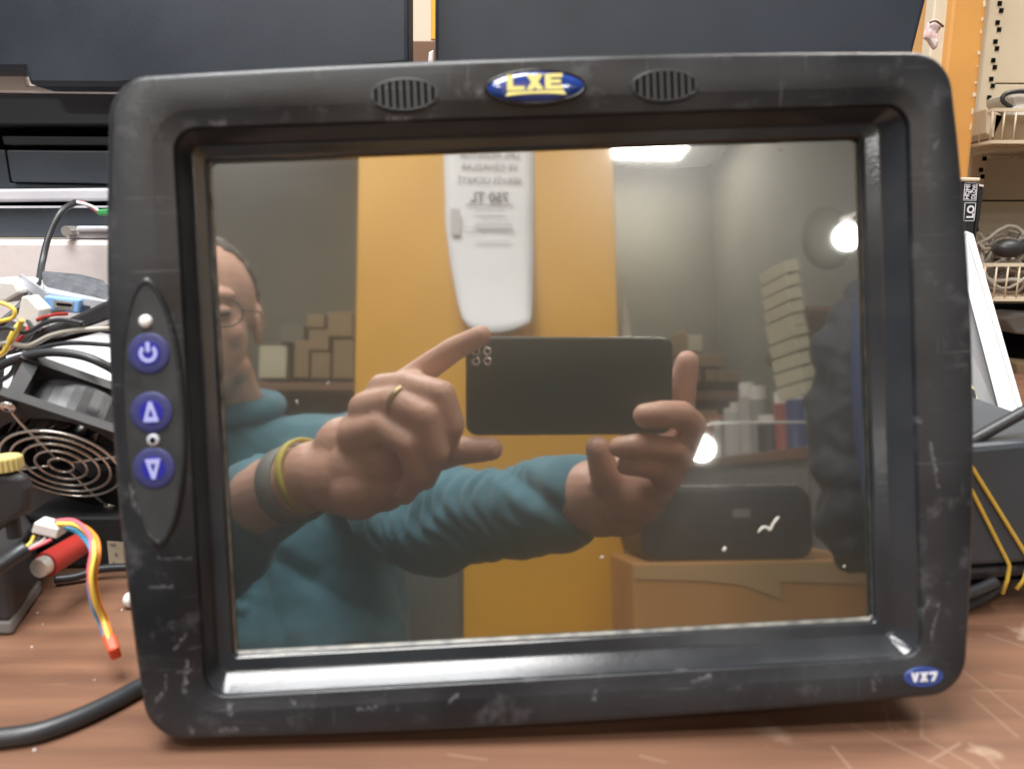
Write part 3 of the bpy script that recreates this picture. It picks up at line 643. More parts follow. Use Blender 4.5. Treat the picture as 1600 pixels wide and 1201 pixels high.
wire('black_cable', [P(-20, 582, .385), P(20, 563, .385), P(70, 551, .385), P(120, 554, .385), P(160, 568, .385), P(200, 592, .39)], 0.0023, M['cable'], 'black cable arching over the top of the fan', 'cable')

for mm, pts, lb in (('cable', [(-20, 520), (12, 512), (40, 520), (70, 505), (96, 500), (130, 505)], 'black wire weaving across the clutter under the port bracket'),
                    ('greycable', [(-20, 545), (10, 536), (44, 540), (80, 524), (120, 516), (190, 512)], 'grey wire weaving across the clutter above the white paper'),
                    ('cable', [(-10, 600), (16, 585), (30, 560), (60, 545), (110, 536), (190, 540)], 'black wire lying on the white paper behind the fan'),
                    ('wyellow', [(-10, 560), (8, 548), (18, 530), (30, 512), (34, 500)], 'thin yellow wire curling down at the left edge')):
    wire('wire', [P(x, y, .41-.002*i) for i, (x, y) in enumerate(pts)], .0013, M[mm], lb, 'wire', group='small wires in the clutter')
# fan with wire grille
Yf = 0.36
def cpt(px, py, dep): r = ray(px, py); return r*dep
dep = 0.375
vz = -.03
for it in range(12):
    TL = cpt(14, 632, dep); TR = cpt(181, 708, dep); BR = cpt(125, 800, dep-vz)
    u0 = TR-TL; u0.z = 0; v0 = BR-TR; v0.z = 0
    k = -(u0.dot(v0)); s2 = max(u0.length_squared, v0.length_squared)
    for _ in range(400):
        uz2 = s2-u0.length_squared; vz2 = s2-v0.length_squared
        if uz2*vz2 >= k*k: break
        s2 += 2e-6
    vz = -math.sqrt(max(vz2, 0))
uz = -math.sqrt(max(uz2, 0)); vz = -math.sqrt(max(vz2, 0))
U = Vector((u0.x, u0.y, uz if k >= 0 else -uz)); V = Vector((v0.x, v0.y, vz))
s = U.length; U.normalize(); V = (V-U*V.dot(U)).normalized(); Wd = U.cross(-V)    # toward the viewer
if Wd.z < 0: Wd = -Wd
fc = TL + U*(s/2)+V*(s/2)
fan = thing('cooling_fan', 'square black cooling fan with a round bright wire grille', 'fan', c2w(fc))
Fm = Matrix((cdir(U), cdir(-V), cdir(Wd))).transposed().to_4x4(); fan.rotation_euler = Fm.to_euler()
hs = s/2; A = hs+0.0055
bm = bmesh.new()
n = 48
def sqring(a, z):  # square with n points matched to circle
    out = []
    for k in range(n):
        t = 2*math.pi*k/n; c, s_ = math.cos(t), math.sin(t); m_ = max(abs(c), abs(s_)); out.append(Vector((a*c/m_, a*s_/m_, z)))
    return out
def circ(a, z): return [Vector((a*math.cos(2*math.pi*k/n), a*math.sin(2*math.pi*k/n), z)) for k in range(n)]
rH = A-0.0035
for z0, z1 in ((-0.005, 0.0), (-0.030, -0.025)):
    loft(bm, [circ(rH, z0), sqring(A, z0), sqring(A, z1), circ(rH, z1), circ(rH, z0)])
loft(bm, [circ(rH, -0.004), circ(rH+0.0015, -0.004), circ(rH+0.0015, -0.026), circ(rH, -0.026), circ(rH, -0.004)])
for sx in (-1, 1):
    for sy in (-1, 1):
        vs = bx(bm, (sx*hs-0.0035, sy*hs-0.0035, -0.0255), (sx*hs+0.0035, sy*hs+0.0035, -0.0045))
link('frame', bm, M['black'], fan)
bm = bmesh.new(); cyl(bm, (0, 0, -0.022), (0, 0, -0.006), 0.012); link('hub', bm, M['gloss_black'], fan, smooth=True, auto=40)
for k in range(7):
    a = 2*math.pi*k/7; bm = bmesh.new(); L = []
    for j in range(7):
        r = 0.0115+(rH-0.0125)*j/6; tw = a+0.5*j/6
        d = Vector((math.cos(tw), math.sin(tw), 0)); e = Vector((-math.sin(tw), math.cos(tw), 0))
        L.append((d*r-e*(0.004+0.006*j/6)+Vector((0, 0, -0.018)), d*r+e*(0.004+0.006*j/6)+Vector((0, 0, -0.009))))
    va = [[bm.verts.new(p) for p in q] for q in L]; vb_ = [[bm.verts.new(p+Vector((0, 0, -0.001))) for p in q] for q in L]
    for j in range(6):
        bm.faces.new((va[j][0], va[j+1][0], va[j+1][1], va[j][1])); bm.faces.new((vb_[j][0], vb_[j][1], vb_[j+1][1], vb_[j+1][0]))
        bm.faces.new((va[j][0], va[j][1], vb_[j][1], vb_[j][0])) if j == 0 else None
        for q in (0, 1): bm.faces.new((va[j][q], va[j+1][q], vb_[j+1][q], vb_[j][q]))
    bm.faces.new((va[6][0], va[6][1], vb_[6][1], vb_[6][0]))
    link('blade', bm, M['gloss_black'], fan, smooth=False)
bm = bmesh.new()
for r in (0.006, 0.0125, 0.0185, 0.0240, 0.0290):
    tube(bm, [Vector((r*math.cos(2*math.pi*k/40), r*math.sin(2*math.pi*k/40), 0.004)) for k in range(40)], 0.0008, 8, closed=True)
for sx, sy in ((-1, 1), (1, 1), (1, -1), (-1, -1)):
    c = Vector((sx*hs, sy*hs, 0.0016)); d = c.normalized()
    tube(bm, [c-d*0.003, c-d*0.006+Vector((0, 0, .001)), Vector((sx*0.021, sy*0.021, 0.0032)), Vector((sx*.0045, sy*.0045, 0.0032))], 0.0007, 8, smoothn=4)
    tube(bm, [c+Vector((0.0032*math.cos(2*math.pi*k/16), 0.0032*math.sin(2*math.pi*k/16), 0)) for k in range(16)], 0.0006, 6, closed=True)
link('wire_grille', bm, M['metal'], fan, smooth=True)
for sx, sy in ((-1, 1), (1, 1), (1, -1), (-1, -1)):
    bm = bmesh.new(); ell(bm, (sx*hs, sy*hs, 0.0015), (0.0036, 0.0036, 0.0018)); sc_ = link('screw', bm, M['metal'], fan, smooth=True)
    bm = bmesh.new(); bx(bm, (-0.0012, -0.0003, 0.0022), (0.0012, 0.0003, 0.0035)); bx(bm, (-0.0003, -0.0012, 0.0022), (0.0003, 0.0012, 0.00349)); bmesh.ops.translate(bm, verts=bm.verts, vec=(sx*hs, sy*hs, 0)); link('screw_slot', bm, M['hole_shade'], sc_)

# black power brick at the left bottom
pb = thing('power_brick', 'black block with a grey lower edge lying at the left edge of the bench', 'power brick', T(20, 960))
def quadbox(name, tops, thick, m, parent, bvv=0.0015):
    bm = bmesh.new(); a = [Vector(p) for p in tops]; vt = [bm.verts.new(p) for p in a]; vb2 = [bm.verts.new(Vector((p.x, p.y, p.z-thick))) for p in a]
    bm.faces.new(vt); bm.faces.new(vb2[::-1]); n_ = len(a)
    for i in range(n_): bm.faces.new((vt[i], vb2[i], vb2[(i+1) % n_], vt[(i+1) % n_]))
    o = link(name, bm, m, parent, world=True); bevel(o, bvv); return o
pA, pB = T(66, 925), T(-5, 1000); pC = T(-260, 1130); pD = T(-120, 860)
hz = 0.031
base = [T(66, 925), T(20, 993), T(-90, 993), T(-60, 900), T(40, 880)]
quadbox('lower_rim', [Vector((p.x, p.y, 0.0075)) for p in base], 0.007, M['cabinet'], pb)
quadbox('body', [Vector((p.x, p.y, 0.037)) for p in base], 0.0293, M['black'], pb)
bk = thing('mounting_bracket', 'black bracket with a ridged yellow knob at the left edge in front of the fan', 'bracket', P(10, 762, .335))
px_prism('bracket_arm', [(-60, 738), (34, 744), (42, 764), (38, 800), (-60, 870)], 0.325, 0.006, M['black'], bk, 0.002)
bm = bmesh.new(); c = P(8, 723, .33); cyl(bm, c+Vector((0, 0, -.003)), c+Vector((0, 0, .003)), 0.0062, n=20)
for k in range(20):
    a = 2*math.pi*k/20; cyl(bm, c+Vector((.0063*math.cos(a), .0063*math.sin(a), -.0026)), c+Vector((.0063*math.cos(a), .0063*math.sin(a), .0026)), 0.0008, n=6)
kb = link('knob', bm, M['knob'], bk, world=True)
bm = bmesh.new(); cyl(bm, c+Vector((0, 0, -.035)), c+Vector((0, 0, -.0031)), 0.003); link('stud', bm, M['black'], bk, world=True, smooth=True, auto=40)
wh = bmesh.new(); c = P(26, 745, .33); ell(wh, c, (.0028, .0028, .0018)); link('screw', wh, M['metal'], bk, smooth=True, world=True)

# ribbon connector with coloured wires
rc = thing('wire_harness', 'white connector with pink, yellow, blue and orange wires ending in a red plug', 'wire harness', T(170, 1000))
px_prism('connector', [(53, 816), (92, 826), (88, 842), (48, 832)], .315, .008, M['white'], rc, 0.0006)
path = [(88, 818), (118, 820), (140, 838), (147, 862), (142, 900), (148, 940), (160, 968), (170, 1000)]
Ys = [.318, .318, .312, .305, .300, .300, .303, .296]
def hw(dx, dy, dY, trim=99): return [P(x+dx*f, y+dy*f, Y+dY) for (x, y), Y, f in list(zip(path, Ys, (0.6, 1.1, 1.2, 1.0, .9, .9, .9, .7)))[:trim]]
for nm, mm, dx, dy, dY in (('pink_wire', 'wpink', 0, -6, 0), ('yellow_wire', 'wyellow', 3, 0, -.0015), ('blue_wire', 'wblue', 0, 7, .002), ('orange_wire', 'worange', 8, 0, .003)):
    bm = bmesh.new(); tube(bm, hw(dx*1.3-3, dy, dY), 0.0010, 8, smoothn=8); link(nm, bm, M[mm], rc, smooth=True, world=True)
bm = bmesh.new(); q = [P(158, 990, .296), P(180, 988, .297), P(186, 1010, .291), P(168, 1017, .289)]; poly_extrude(bm, q, (0, .002, -.006)); bevel(link('red_plug', bm, M['redorange'], rc, world=True), .001)
for k, mm in enumerate(('wyellow', 'cable', 'greycable', 'wpink')):
    bm = bmesh.new(); tube(bm, [P(54+9*k, 836+2*k, .316), P(48+7*k, 848, .314), P(38, 856+2*k, .31)], 0.0008, 6, smoothn=5); link('lead', bm, M[mm], rc, smooth=True, world=True)
bm = bmesh.new(); tube(bm, [P(42, 856, .309), P(20, 870, .305), P(-30, 905, .30), P(-80, 950, .3)], 0.0032, 12, smoothn=5); link('grey_sheath', bm, M['cable'], rc, smooth=True, world=True)
rt = thing('insulated_terminal', 'red sleeved metal terminal lying behind the coloured wires', 'terminal', T(95, 890))
bm = bmesh.new(); cyl(bm, P(72, 882, .345), P(128, 848, .37), .0062, .0058); link('red_sleeve', bm, M['red'], rt, world=True, smooth=True, auto=40)
bm = bmesh.new(); cyl(bm, P(60, 888, .34), P(71, 882, .3445), .0045, .0048); link('metal_tip', bm, M['metal'], rt, world=True, smooth=True, auto=40)
wire('black_cable', [T(85, 905, .004), T(120, 900, .004), T(160, 888, .006), T(215, 885, .006)], .0022, M['cable'], 'short black cable lying behind the red sleeved terminal', 'cable')
bm = bmesh.new(); c = T(206, 936, .004); ell(bm, c, (.0042, .0042, .004)); o = link('white_bead', bm, M['white'], None, smooth=True); tag(o, 'small white plastic bead beside the left edge of the terminal', 'bead')
wire('power_cable', [T(-80, 1160, .0036), T(0, 1152, .0036), T(60, 1143, .0036), T(120, 1122, .0036), T(180, 1094, .0036), T(230, 1068, .0037), T(330, 1030, .004)], .0036, M['cable'], 'thick black cable on the bench running under the terminal', 'cable', n=16)
for k in range(11):
    x, y = random.uniform(10, 215), random.uniform(930, 1190)
    if y > 1060 and x > 150: continue
    bm = bmesh.new(); c = T(x, y, .0004); bmesh.ops.create_icosphere(bm, subdivisions=1, radius=random.uniform(.0003, .0007), matrix=Matrix.Translation(c)); o = link('crumb', bm, M['white'], None)
    tag(o, 'tiny pale crumb of dirt on the bench', 'crumb', 'pale crumbs on the bench left of the terminal')

# gap between the monitors: cream wall, wooden rail
o = px_prism('wooden_board', [(560, 63), (780, 64), (780, 320), (560, 320)], 0.8, 0.02, M['shelfwood'], bv=0.001); tag(o, 'brown wooden board seen in the gap between the two monitors', 'board')
o = px_prism('yellow_strip', [(673, -200), (800, -200), (800, 61), (673, 61)], 0.86, 0.02, M['yellowwall']); tag(o, 'narrow yellow strip in the gap between the two monitors', 'strip')
o = px_prism('white_cable_tie', [(670, 82), (677, 78), (676, 104), (668, 108)], 0.72, 0.004, M['white'], bv=0.0008); tag(o, 'small white tie in the gap below the yellow strip', 'tie')

# ------------------------------------------------------------------ back of the bench, right
po = thing('post', 'orange painted square post with chipped edges behind the terminal', 'post', P(1510, 300, .92))
def vbox(pxl, pxr, py, Y, depth, z0, z1, m, name, parent, bvv=0.002, w=True):
    a = P(pxl, py, Y); b = P(pxr, py, Y)
    bm = bmesh.new(); bx(bm, (a.x, Y, z0), (b.x, Y+depth, z1)); o = link(name, bm, m, parent, world=w and parent is not None)
    if bvv: bevel(o, bvv)
    return o
vbox(1474, 1529, 140, .92, .10, -0.75, CZ, M['orange'], 'front_face', po, .004)
xr = P(1529, 140, .92).x
for k in range(30):
    z = .30+.0165*k+random.uniform(-.004, .004); bm = bmesh.new(); w_ = random.uniform(.0008, .0028); h_ = random.uniform(.002, .009)
    q = [Vector((xr-.0045-w_*random.random(), .9194, z)), Vector((xr-.0045+w_, .9194, z+h_*.3)), Vector((xr-.0045+w_*.4, .9194, z+h_)), Vector((xr-.0045-w_, .9194, z+h_*.7))]
    poly_extrude(bm, q, (0, .0003, 0)); link('paint_chip', bm, M['cream'], po, world=True)
o = vbox(1447, 1473, 140, .93, .02, -.03, CZ, M['cream'], 'cream_board', None); tag(o, 'narrow cream board left of the orange post', 'board')
gl = thing('patterned_glove', 'pink and white patterned cloth hanging left of the orange post', 'cloth', P(1462, 60, .85))
bm = bmesh.new()
poly_extrude(bm, [P(x, y, .85) for x, y in ((1452, 36), (1462, 27), (1472, 32), (1474, 42), (1466, 52), (1470, 64), (1464, 78), (1454, 62), (1447, 58))], (0, .01, 0)); mg = mat('pink_mesh_pattern', (.62, .42, .40), (.75, .68, .66), scale=160, rough=.8, lo=.45, hi=.55)
o = link('cloth_body', bm, mg, gl, world=True); bevel(o, .003)
bm = bmesh.new(); tube(bm, [P(1452, 36, .848), P(1462, 33, .846), P(1474, 42, .848)], .0012, 8, smoothn=5); link('cloth_band', bm, M['shelfwood'], gl, world=True, smooth=True)
# back rack wall
rk = thing('display_rack', 'cream metal display rack with a slotted upright and panel seams', 'rack', (0.8, 1.2, FZ))
YR = 1.18
xl = P(1535, 140, YR).x
zs = [FZ, P(1580, 480, YR).z, P(1580, 313.5, YR).z, P(1580, 131, YR).z, P(1580, -60, YR).z, CZ-0.01]
for a, b in zip(zs[:-1], zs[1:]): 
    o = box('back_panel', (xl, YR, a+.001), (1.6, YR+.02, b-.001), M['cream'], rk, world=True, bv=.001)
box('backing', (xl, YR+.021, FZ), (1.6, YR+.024, CZ-.01), M['hole_shade'], rk, world=True)
ux0, ux1 = P(1528, 140, YR-.04).x, P(1552, 140, YR-.04).x
box('upright', (ux0, YR-.045, FZ), (ux1, YR-.001, CZ-.01), M['cream'], rk, world=True, bv=.003)
bm = bmesh.new()
for k in range(70):
    z = -.4+.0245*k
    for q in (0, .009): bx(bm, (ux1-.0075-q*.35, YR-.0458, z+q), (ux1-.0015-q*.35, YR-.0452, z+q+.006))
link('upright_slot_shade', bm, M['hole_shade'], rk, world=True)  # thin near-black plates stand in for the shade in the slots
def basket(px0, px1, pyt, pyb, Y, dz, label, nw=10, slope=0.0):
    a = P(px0, pyt, Y); b = P(px0, pyb, Y); x0 = a.x; x1 = x0+.34; z1, z0 = a.z, b.z
    t = thing('wire_basket', label, 'basket', (x0, Y, z0))
    bm = bmesh.new(); y0, y1 = Y, YR-.001
    for z in (z0, z1):
        tube(bm, [(x0, y0, z), (x1, y0, z), (x1, y1, z), (x0, y1, z)], .0022, 8, closed=True)
    link('rim_wire', bm, M['beigeplastic'], t, world=True, smooth=True)
    bm = bmesh.new()
    nx = 24
    for k in range(nx+1):
        x = x0+(x1-x0)*k/nx; cyl(bm, (x, y0, z0), (x, y0, z1), .0011, n=6); cyl(bm, (x, y0, z0), (x, y1, z0), .0011, n=6)
    for k in range(1, 9):
        y = y0+(y1-y0)*k/9; cyl(bm, (x0, y, z0), (x0, y, z1), .0011, n=6)
    link('basket_wire', bm, M['beigeplastic'], t, world=True, smooth=True)
    return x0, x1, y0, y1, z0, z1
B1 = basket(1552, 1640, 172, 222, .98, 0, 'upper cream wire basket with a grey adapter on it')
B2 = basket(1540, 1640, 414, 468, .96, 0, 'lower cream wire basket heaped with tangled grey cables')
# bracket plate of the upper basket
o = px_prism('bracket_plate', [(1541, 170), (1553, 172), (1568, 182), (1552, 216), (1540, 208)], .99, .15, M['cream'], bv=.001); tag(o, 'cream side bracket holding the upper wire basket', 'bracket')
bm = bmesh.new(); poly_extrude(bm, [Vector((B1[0]+.01, B1[2]+.01, B1[4]+.003)), Vector((B1[1]-.01, B1[2]+.01, B1[4]+.003)), Vector((B1[1]-.01, B1[3]-.01, B1[4]+.003)), Vector((B1[0]+.01, B1[3]-.01, B1[4]+.003))], (0, 0, .03)); o = link('carton_tray', bm, M['card2'], None); tag(o, 'flat brown carton lying in the upper wire basket', 'carton')
ad = thing('power_adapter', 'grey adapter with a white round plug on the upper basket', 'adapter', P(1590, 165, 1.03))
px_prism('adapter_body', [(1572, 146), (1592, 142), (1625, 146), (1625, 176), (1590, 178), (1578, 168)], 1.03, .05, M['greycable'], ad, .008)
bm = bmesh.new(); c = P(1600, 178, 1.02); cyl(bm, c, c+Vector((0, .02, 0)), .012); link('round_plug', bm, M['white'], ad, world=True, smooth=True, auto=40)
bm = bmesh.new(); tube(bm, [P(1580, 168, 1.02), P(1567, 158, 1.02), P(1570, 148, 1.02), P(1590, 143, 1.02), P(1620, 144, 1.02)], .003, 8, smoothn=6); link('adapter_cord', bm, M['cable'], ad, world=True, smooth=True)
cb = bmesh.new()
rg = random.Random(8)
for k in range(70):
    c = Vector((rg.uniform(B2[0]+.05, B2[1]-.06), rg.uniform(B2[2]+.06, B2[3]-.06), rg.uniform(B2[4]+.03, B2[5]+.015)))
    r1, r2 = rg.uniform(.025, .05), rg.uniform(.018, .04); ti = Matrix.Rotation(rg.uniform(-1.0, 1.0), 4, 'X') @ Matrix.Rotation(rg.uniform(-.9, .9), 4, 'Y') @ Matrix.Rotation(rg.uniform(0, 3), 4, 'Z')
    tube(cb, [c+(ti @ Vector((r1*math.cos(2*math.pi*j/24), r2*math.sin(2*math.pi*j/24)*(1+.1*math.sin(j)), .01*math.sin(j*.9)))) for j in range(24)], rg.uniform(.0018, .0028), 6, closed=True)
o = link('cable_tangle', cb, M['greycable'], None, smooth=True); tag(o, 'tangled grey cables heaped in the lower wire basket', 'cables', kind='stuff')
bm = bmesh.new(); c = P(1575, 388, 1.0)
for j, (dx, dz) in enumerate(((0, 0), (.035, .004), (.07, .0))): ell(bm, c+Vector((dx, 0, dz)), (.02, .016, .012))
o = link('black_plug', bm, M['black'], None, smooth=True); tag(o, 'black plugs lying on top of the tangled grey cables', 'plug')
# near-black block painting the shade inside the lower shelf, with grey items
o = px_prism('shelf_shade_block', [(1535, 480), (1680, 480), (1680, 640), (1535, 640)], 1.1, .06, M['hole_shade']); tag(o, 'black block as painted shade in the shelf opening below the lower wire basket', 'shelf')
o = px_prism('grey_device', [(1570, 498), (1590, 488), (1680, 492), (1680, 528), (1588, 522)], 1.04, .05, M['cabinet'], bv=.004); tag(o, 'grey flat device on the dark shelf under the baskets', 'device')
o = px_prism('brown_packet', [(1588, 565), (1640, 570), (1640, 600), (1592, 590)], 1.02, .05, M['card2'], bv=.004); tag(o, 'brown packet at the right edge below the grey device', 'packet')
# black box with white print
hb = thing('cable_carton', 'black carton with white boxed lettering standing behind the right edge of the terminal', 'carton', P(1515, 365, .62))
px_prism('carton_body', [(1470, 283), (1528, 284), (1531, 288), (1524, 335), (1519, 378), (1470, 380)], .62, .03, M['black'], hb, .001)
px_prism('carton_lid', [(1470, 276), (1533, 278), (1532, 283), (1528, 284), (1470, 283)], .618, .034, M['cream'], hb, .001)
px_prism('carton_side', [(1529, 291), (1537, 291), (1536, 310), (1531, 345), (1524, 378), (1520, 378), (1527, 330)], .625, .02, M['black'], hb, .001)
px_prism('carton_flap', [(1528, 287), (1537, 289), (1537, 292), (1529, 291)], .624, .02, M['white'], hb)
def outline(name, pts, Y, wd, m, parent):
    bm = bmesh.new(); Pn = [P(x, y, Y) for x, y in pts]
    for a, b in zip(Pn, Pn[1:]+Pn[:1]):
        d = (b-a).normalized(); nrm = Vector((-d.z, 0, d.x)).normalized()*wd/2 if abs(d.z)+abs(d.x) > 0 else Vector((0, 0, wd/2))
        e = d*wd/2; poly_extrude(bm, [a-nrm-e, a+nrm-e, b+nrm+e, b-nrm+e], (0, .0003, 0))
    return link(name, bm, m, parent, world=True)
outline('print_frame', [(1508, 286), (1527, 286), (1525, 313), (1506, 313)], .6194, .0005, M['whiteprint'], hb)
outline('print_frame', [(1508, 317), (1525, 317), (1522, 345), (1506, 345)], .6194, .0005, M['whiteprint'], hb)
px_text('print', 'HDMI', 1512, 300,   .6190, .0046, M['whiteprint'], hb, rot=math.pi/2, bold=.0001, sx=1.0)
px_text('print', 'DLOVI', 1522, 300, .6190, .0042, M['whiteprint'], hb, rot=math.pi/2, bold=.0001, sx=.9)
px_text('print', '+', 1517, 300, .6190, .0045, M['whiteprint'], hb, bold=.0002)
px_text('print', 'LO', 1517, 331, .6190, .0075, M['whiteprint'], hb, rot=math.pi/2, bold=.0003)
# leaning diffuser panel
pn = thing('light_panel', 'leaning grey panel with a frosted white plastic edge behind the terminal', 'panel', P(1550, 690, .5))
bm = bmesh.new(); poly_extrude(bm, [P(x, y, Y) for x, y, Y in ((1440, 370, .60), (1500, 396, .60), (1592, 720, .47), (1440, 760, .47))], (0, .006, .002)); link('sheet', bm, M['greysheet'], pn, world=True)
bm = bmesh.new(); poly_extrude(bm, [P(x, y, Y) for x, y, Y in ((1488, 375, .60), (1512, 362, .60), (1522, 366, .60), (1618, 700, .465), (1600, 722, .465), (1580, 700, .465), (1500, 398, .595))], (0, .004, .001)); bevel(link('frosted_edge', bm, M['frost'], pn, world=True), .002)
bm = bmesh.new(); tube(bm, [P(1514, 370, .597), P(1560, 520, .53), P(1613, 700, .462)], .0014, 8, smoothn=6); link('edge_ridge', bm, M['white'], pn, world=True, smooth=True)
# strapped black unit
su = thing('strapped_black_unit', 'flat black unit held by yellow rubber bands right of the terminal', 'electronic unit', P(1560, 900, .36))
px_prism('casing', [(1440, 702), (1515, 697), (1700, 680), (1700, 868), (1600, 880), (1440, 890)], .352, .10, M['navy2'], su, .003)
px_prism('lower_layer', [(1440, 892), (1600, 881), (1700, 870), (1700, 888), (1600, 901), (1440, 917)], .355, .10, M['black'], su, .003)
px_prism('base_layer', [(1440, 919), (1600, 903), (1700, 890), (1700, 900), (1590, 912), (1440, 930)], .360, .10, M['gloss_black'], su, .004)
for pts in ([(1490, 682), (1507, 711), (1600, 861), (1640, 925)], [(1490, 700), (1507, 744), (1575, 878), (1577, 884), (1574, 905), (1566, 927)], [(1640, 850), (1606, 884), (1600, 905), (1588, 920)]):
    bm = bmesh.new(); tube(bm, [P(x, y, .3510) for x, y in pts], .0010, 8); link('rubber_band', bm, M['rubber'], su, world=True, smooth=True)
wire('black_cable', [P(1460, 935, .345), P(1500, 930, .348), P(1530, 920, .350), P(1556, 908, .352)], .0028, M['cable'], 'upper black cable tucked under the strapped unit', 'cable')
wire('black_cable', [T(1450, 960, .0035), T(1500, 948, .0035), T(1535, 934, .0035), T(1560, 918, .0035)], .0028, M['cable'], 'lower black cable tucked under the strapped unit', 'cable')
wire('black_cable', [P(1480, 712, .36), P(1510, 693, .36), P(1555, 668, .36), P(1600, 643, .36), P(1660, 610, .36)], .0030, M['cable'], 'black cable slanting up to the right over the strapped unit', 'cable')
pr = thing('test_probe', 'black handled probe with a metal tip resting on the grey panel', 'probe', P(1520, 650, .44))
bm = bmesh.new(); tube(bm, [P(1511, 612, .46), P(1514, 640, .45), P(1522, 665, .44), P(1530, 690, .43)], [.0042, .0055, .0048, .003], 12, smoothn=5); link('handle', bm, M['black'], pr, world=True, smooth=True)
bm = bmesh.new(); tube(bm, [P(1508, 600, .462), P(1512, 612, .46)], .0028, 10); link('tip', bm, M['metal'], pr, world=True, smooth=True)
bm = bmesh.new(); tube(bm, [P(1502, 598, .465), P(1512, 596, .465), P(1524, 625, .455), P(1536, 660, .445), P(1534, 675, .44)], .0014, 8, smoothn=6); link('yellow_guard', bm, M['gasket'], pr, world=True, smooth=True)

# ------------------------------------------------------------------ behind the camera (seen mirrored in the screen)
ca = RV(556, 600, 1.80); cb_ = RV(971, 600, 1.80)
yc = (ca.y+cb_.y)/2
cl = box('yellow_column', (ca.x, yc-.45, FZ+.001), (cb_.x, yc, CZ-.001), M['yellowwall'], bv=.004); tag(cl, 'broad yellow painted column with a paper notice behind the man', 'column')
# paper notice
def colpt(px, py, out=0.0):     # point on the column face (plus a lift toward the bench)
    a = RV(px, py, 1.0); b = RV(px, py, 2.0); t = (yc+out-a.y)/(b.y-a.y); return a+(b-a)*t
nt_ = thing('paper_notice', 'white printed price notice taped to the yellow column, bottom curling out', 'notice', colpt(765, 300))
prof = [(205, 693, 835, .001), (235, 693, 835, .002), (300, 695, 835, .004), (350, 696, 834, .008), (400, 702, 834, .014), (440, 709, 833, .024), (470, 715, 832, .036), (495, 722, 831, .050), (508, 732, 828, .060)]
bm = bmesh.new(); G = []
for y, xa, xb, o_ in prof:
    row = []
    for k in range(9):
        s = k/8; x = xa+(xb-xa)*s
        dy = (12*math.sin(math.pi*s) - 6*(s-.3)) * max(0, (y-420)/88)
        row.append(bm.verts.new(colpt(x, y+dy, o_+.006*math.sin(math.pi*s)*max(0, (y-300)/200))))
    G.append(row)
for a, b in zip(G[:-1], G[1:]):
    for k in range(8): bm.faces.new((a[k], a[k+1], b[k+1], b[k]))
o = link('sheet', bm, M['paper'], nt_, world=True, smooth=True); md = o.modifiers.new('s', 'SOLIDIFY'); md.thickness = .0004
def col_text(body, px, py, h, out, m, bold=0.0, sx=1.0):
    o = text('printed_line', body, m, None, h, .00005, 0, 0, 0, bold=bold, sx=sx)
    o.data.transform(Matrix.Translation(colpt(px, py, out)) @ Matrix.Rotation(math.pi, 4, 'Z') @ Matrix.Rotation(math.pi/2, 4, 'X'))
    o.parent = nt_; o.data.transform(Matrix.Translation(-nt_.location))
col_text('UPS, MONİTÖR', 765, 243, .022, .0075, M['ink'], sx=.95)
col_text('VE CİHAZLAR', 765, 262, .023, .008, M['ink'], sx=.95)
col_text('SERVİS ÜCRETİ', 765, 283, .023, .009, M['ink'], sx=.98)
col_text('750 TL', 765, 309, .034, .012, M['ink'], bold=.001, sx=.95)
def col_bar(x0, x1, y0, y1, out, m):
    bm = bmesh.new(); poly_extrude(bm, [colpt(x0, y0, out), colpt(x1, y0, out), colpt(x1, y1, out+.001), colpt(x0, y1, out+.001)], (0, .0003, 0)); link('printed_bar', bm, m, nt_, world=True)
col_bar(728, 803, 319, 320.3, .012, M['ink']); col_bar(704, 719, 326, 367, .020, M['faintink'])
for x0, x1, y0, y1 in ((742, 790, 328, 331), (742, 800, 349, 353), (725, 800, 354, 356), (742, 798, 376, 378)): col_bar(x0, x1, y0, y1, .0215, M['faintink'])

# phone: built round the camera, lens at the camera's position
ph_c = Vector((.0635, -.019, .0062))
phn = thing('mobile_phone', 'dark green mobile phone held sideways in both hands, taking the photo', 'phone', c2w(ph_c))
phn.rotation_euler = cam.rotation_euler
bm = bmesh.new(); W2, H2 = .0797, .0375
loft(bm, [rrect(-W2+.0015, W2-.0015, -H2+.0015, H2-.0015, .008, -.004), rrect(-W2, W2, -H2, H2, .009, -.0028), rrect(-W2, W2, -H2, H2, .009, .0028), rrect(-W2+.0015, W2-.0015, -H2+.0015, H2-.0015, .008, .004)], True, True)
link('phone_body', bm, M['phoneback'], phn, smooth=False)
bm = bmesh.new(); loft(bm, [rrect(-W2+.003, W2-.003, -H2+.003, H2-.003, .006, .0041), rrect(-W2+.003, W2-.003, -H2+.003, H2-.003, .006, .0044)], True, True)
link('phone_screen', bm, M['gloss_black'], phn)
bm = bmesh.new(); loft(bm, [rrect(-W2-.0002, W2+.0002, -H2-.0002, H2+.0002, .0092, -.0022), rrect(-W2-.0004, W2+.0004, -H2-.0004, H2+.0004, .0092, 0), rrect(-W2-.0002, W2+.0002, -H2-.0002, H2+.0002, .0092, .0022)]); link('phone_frame', bm, M['metal'], phn, smooth=True)
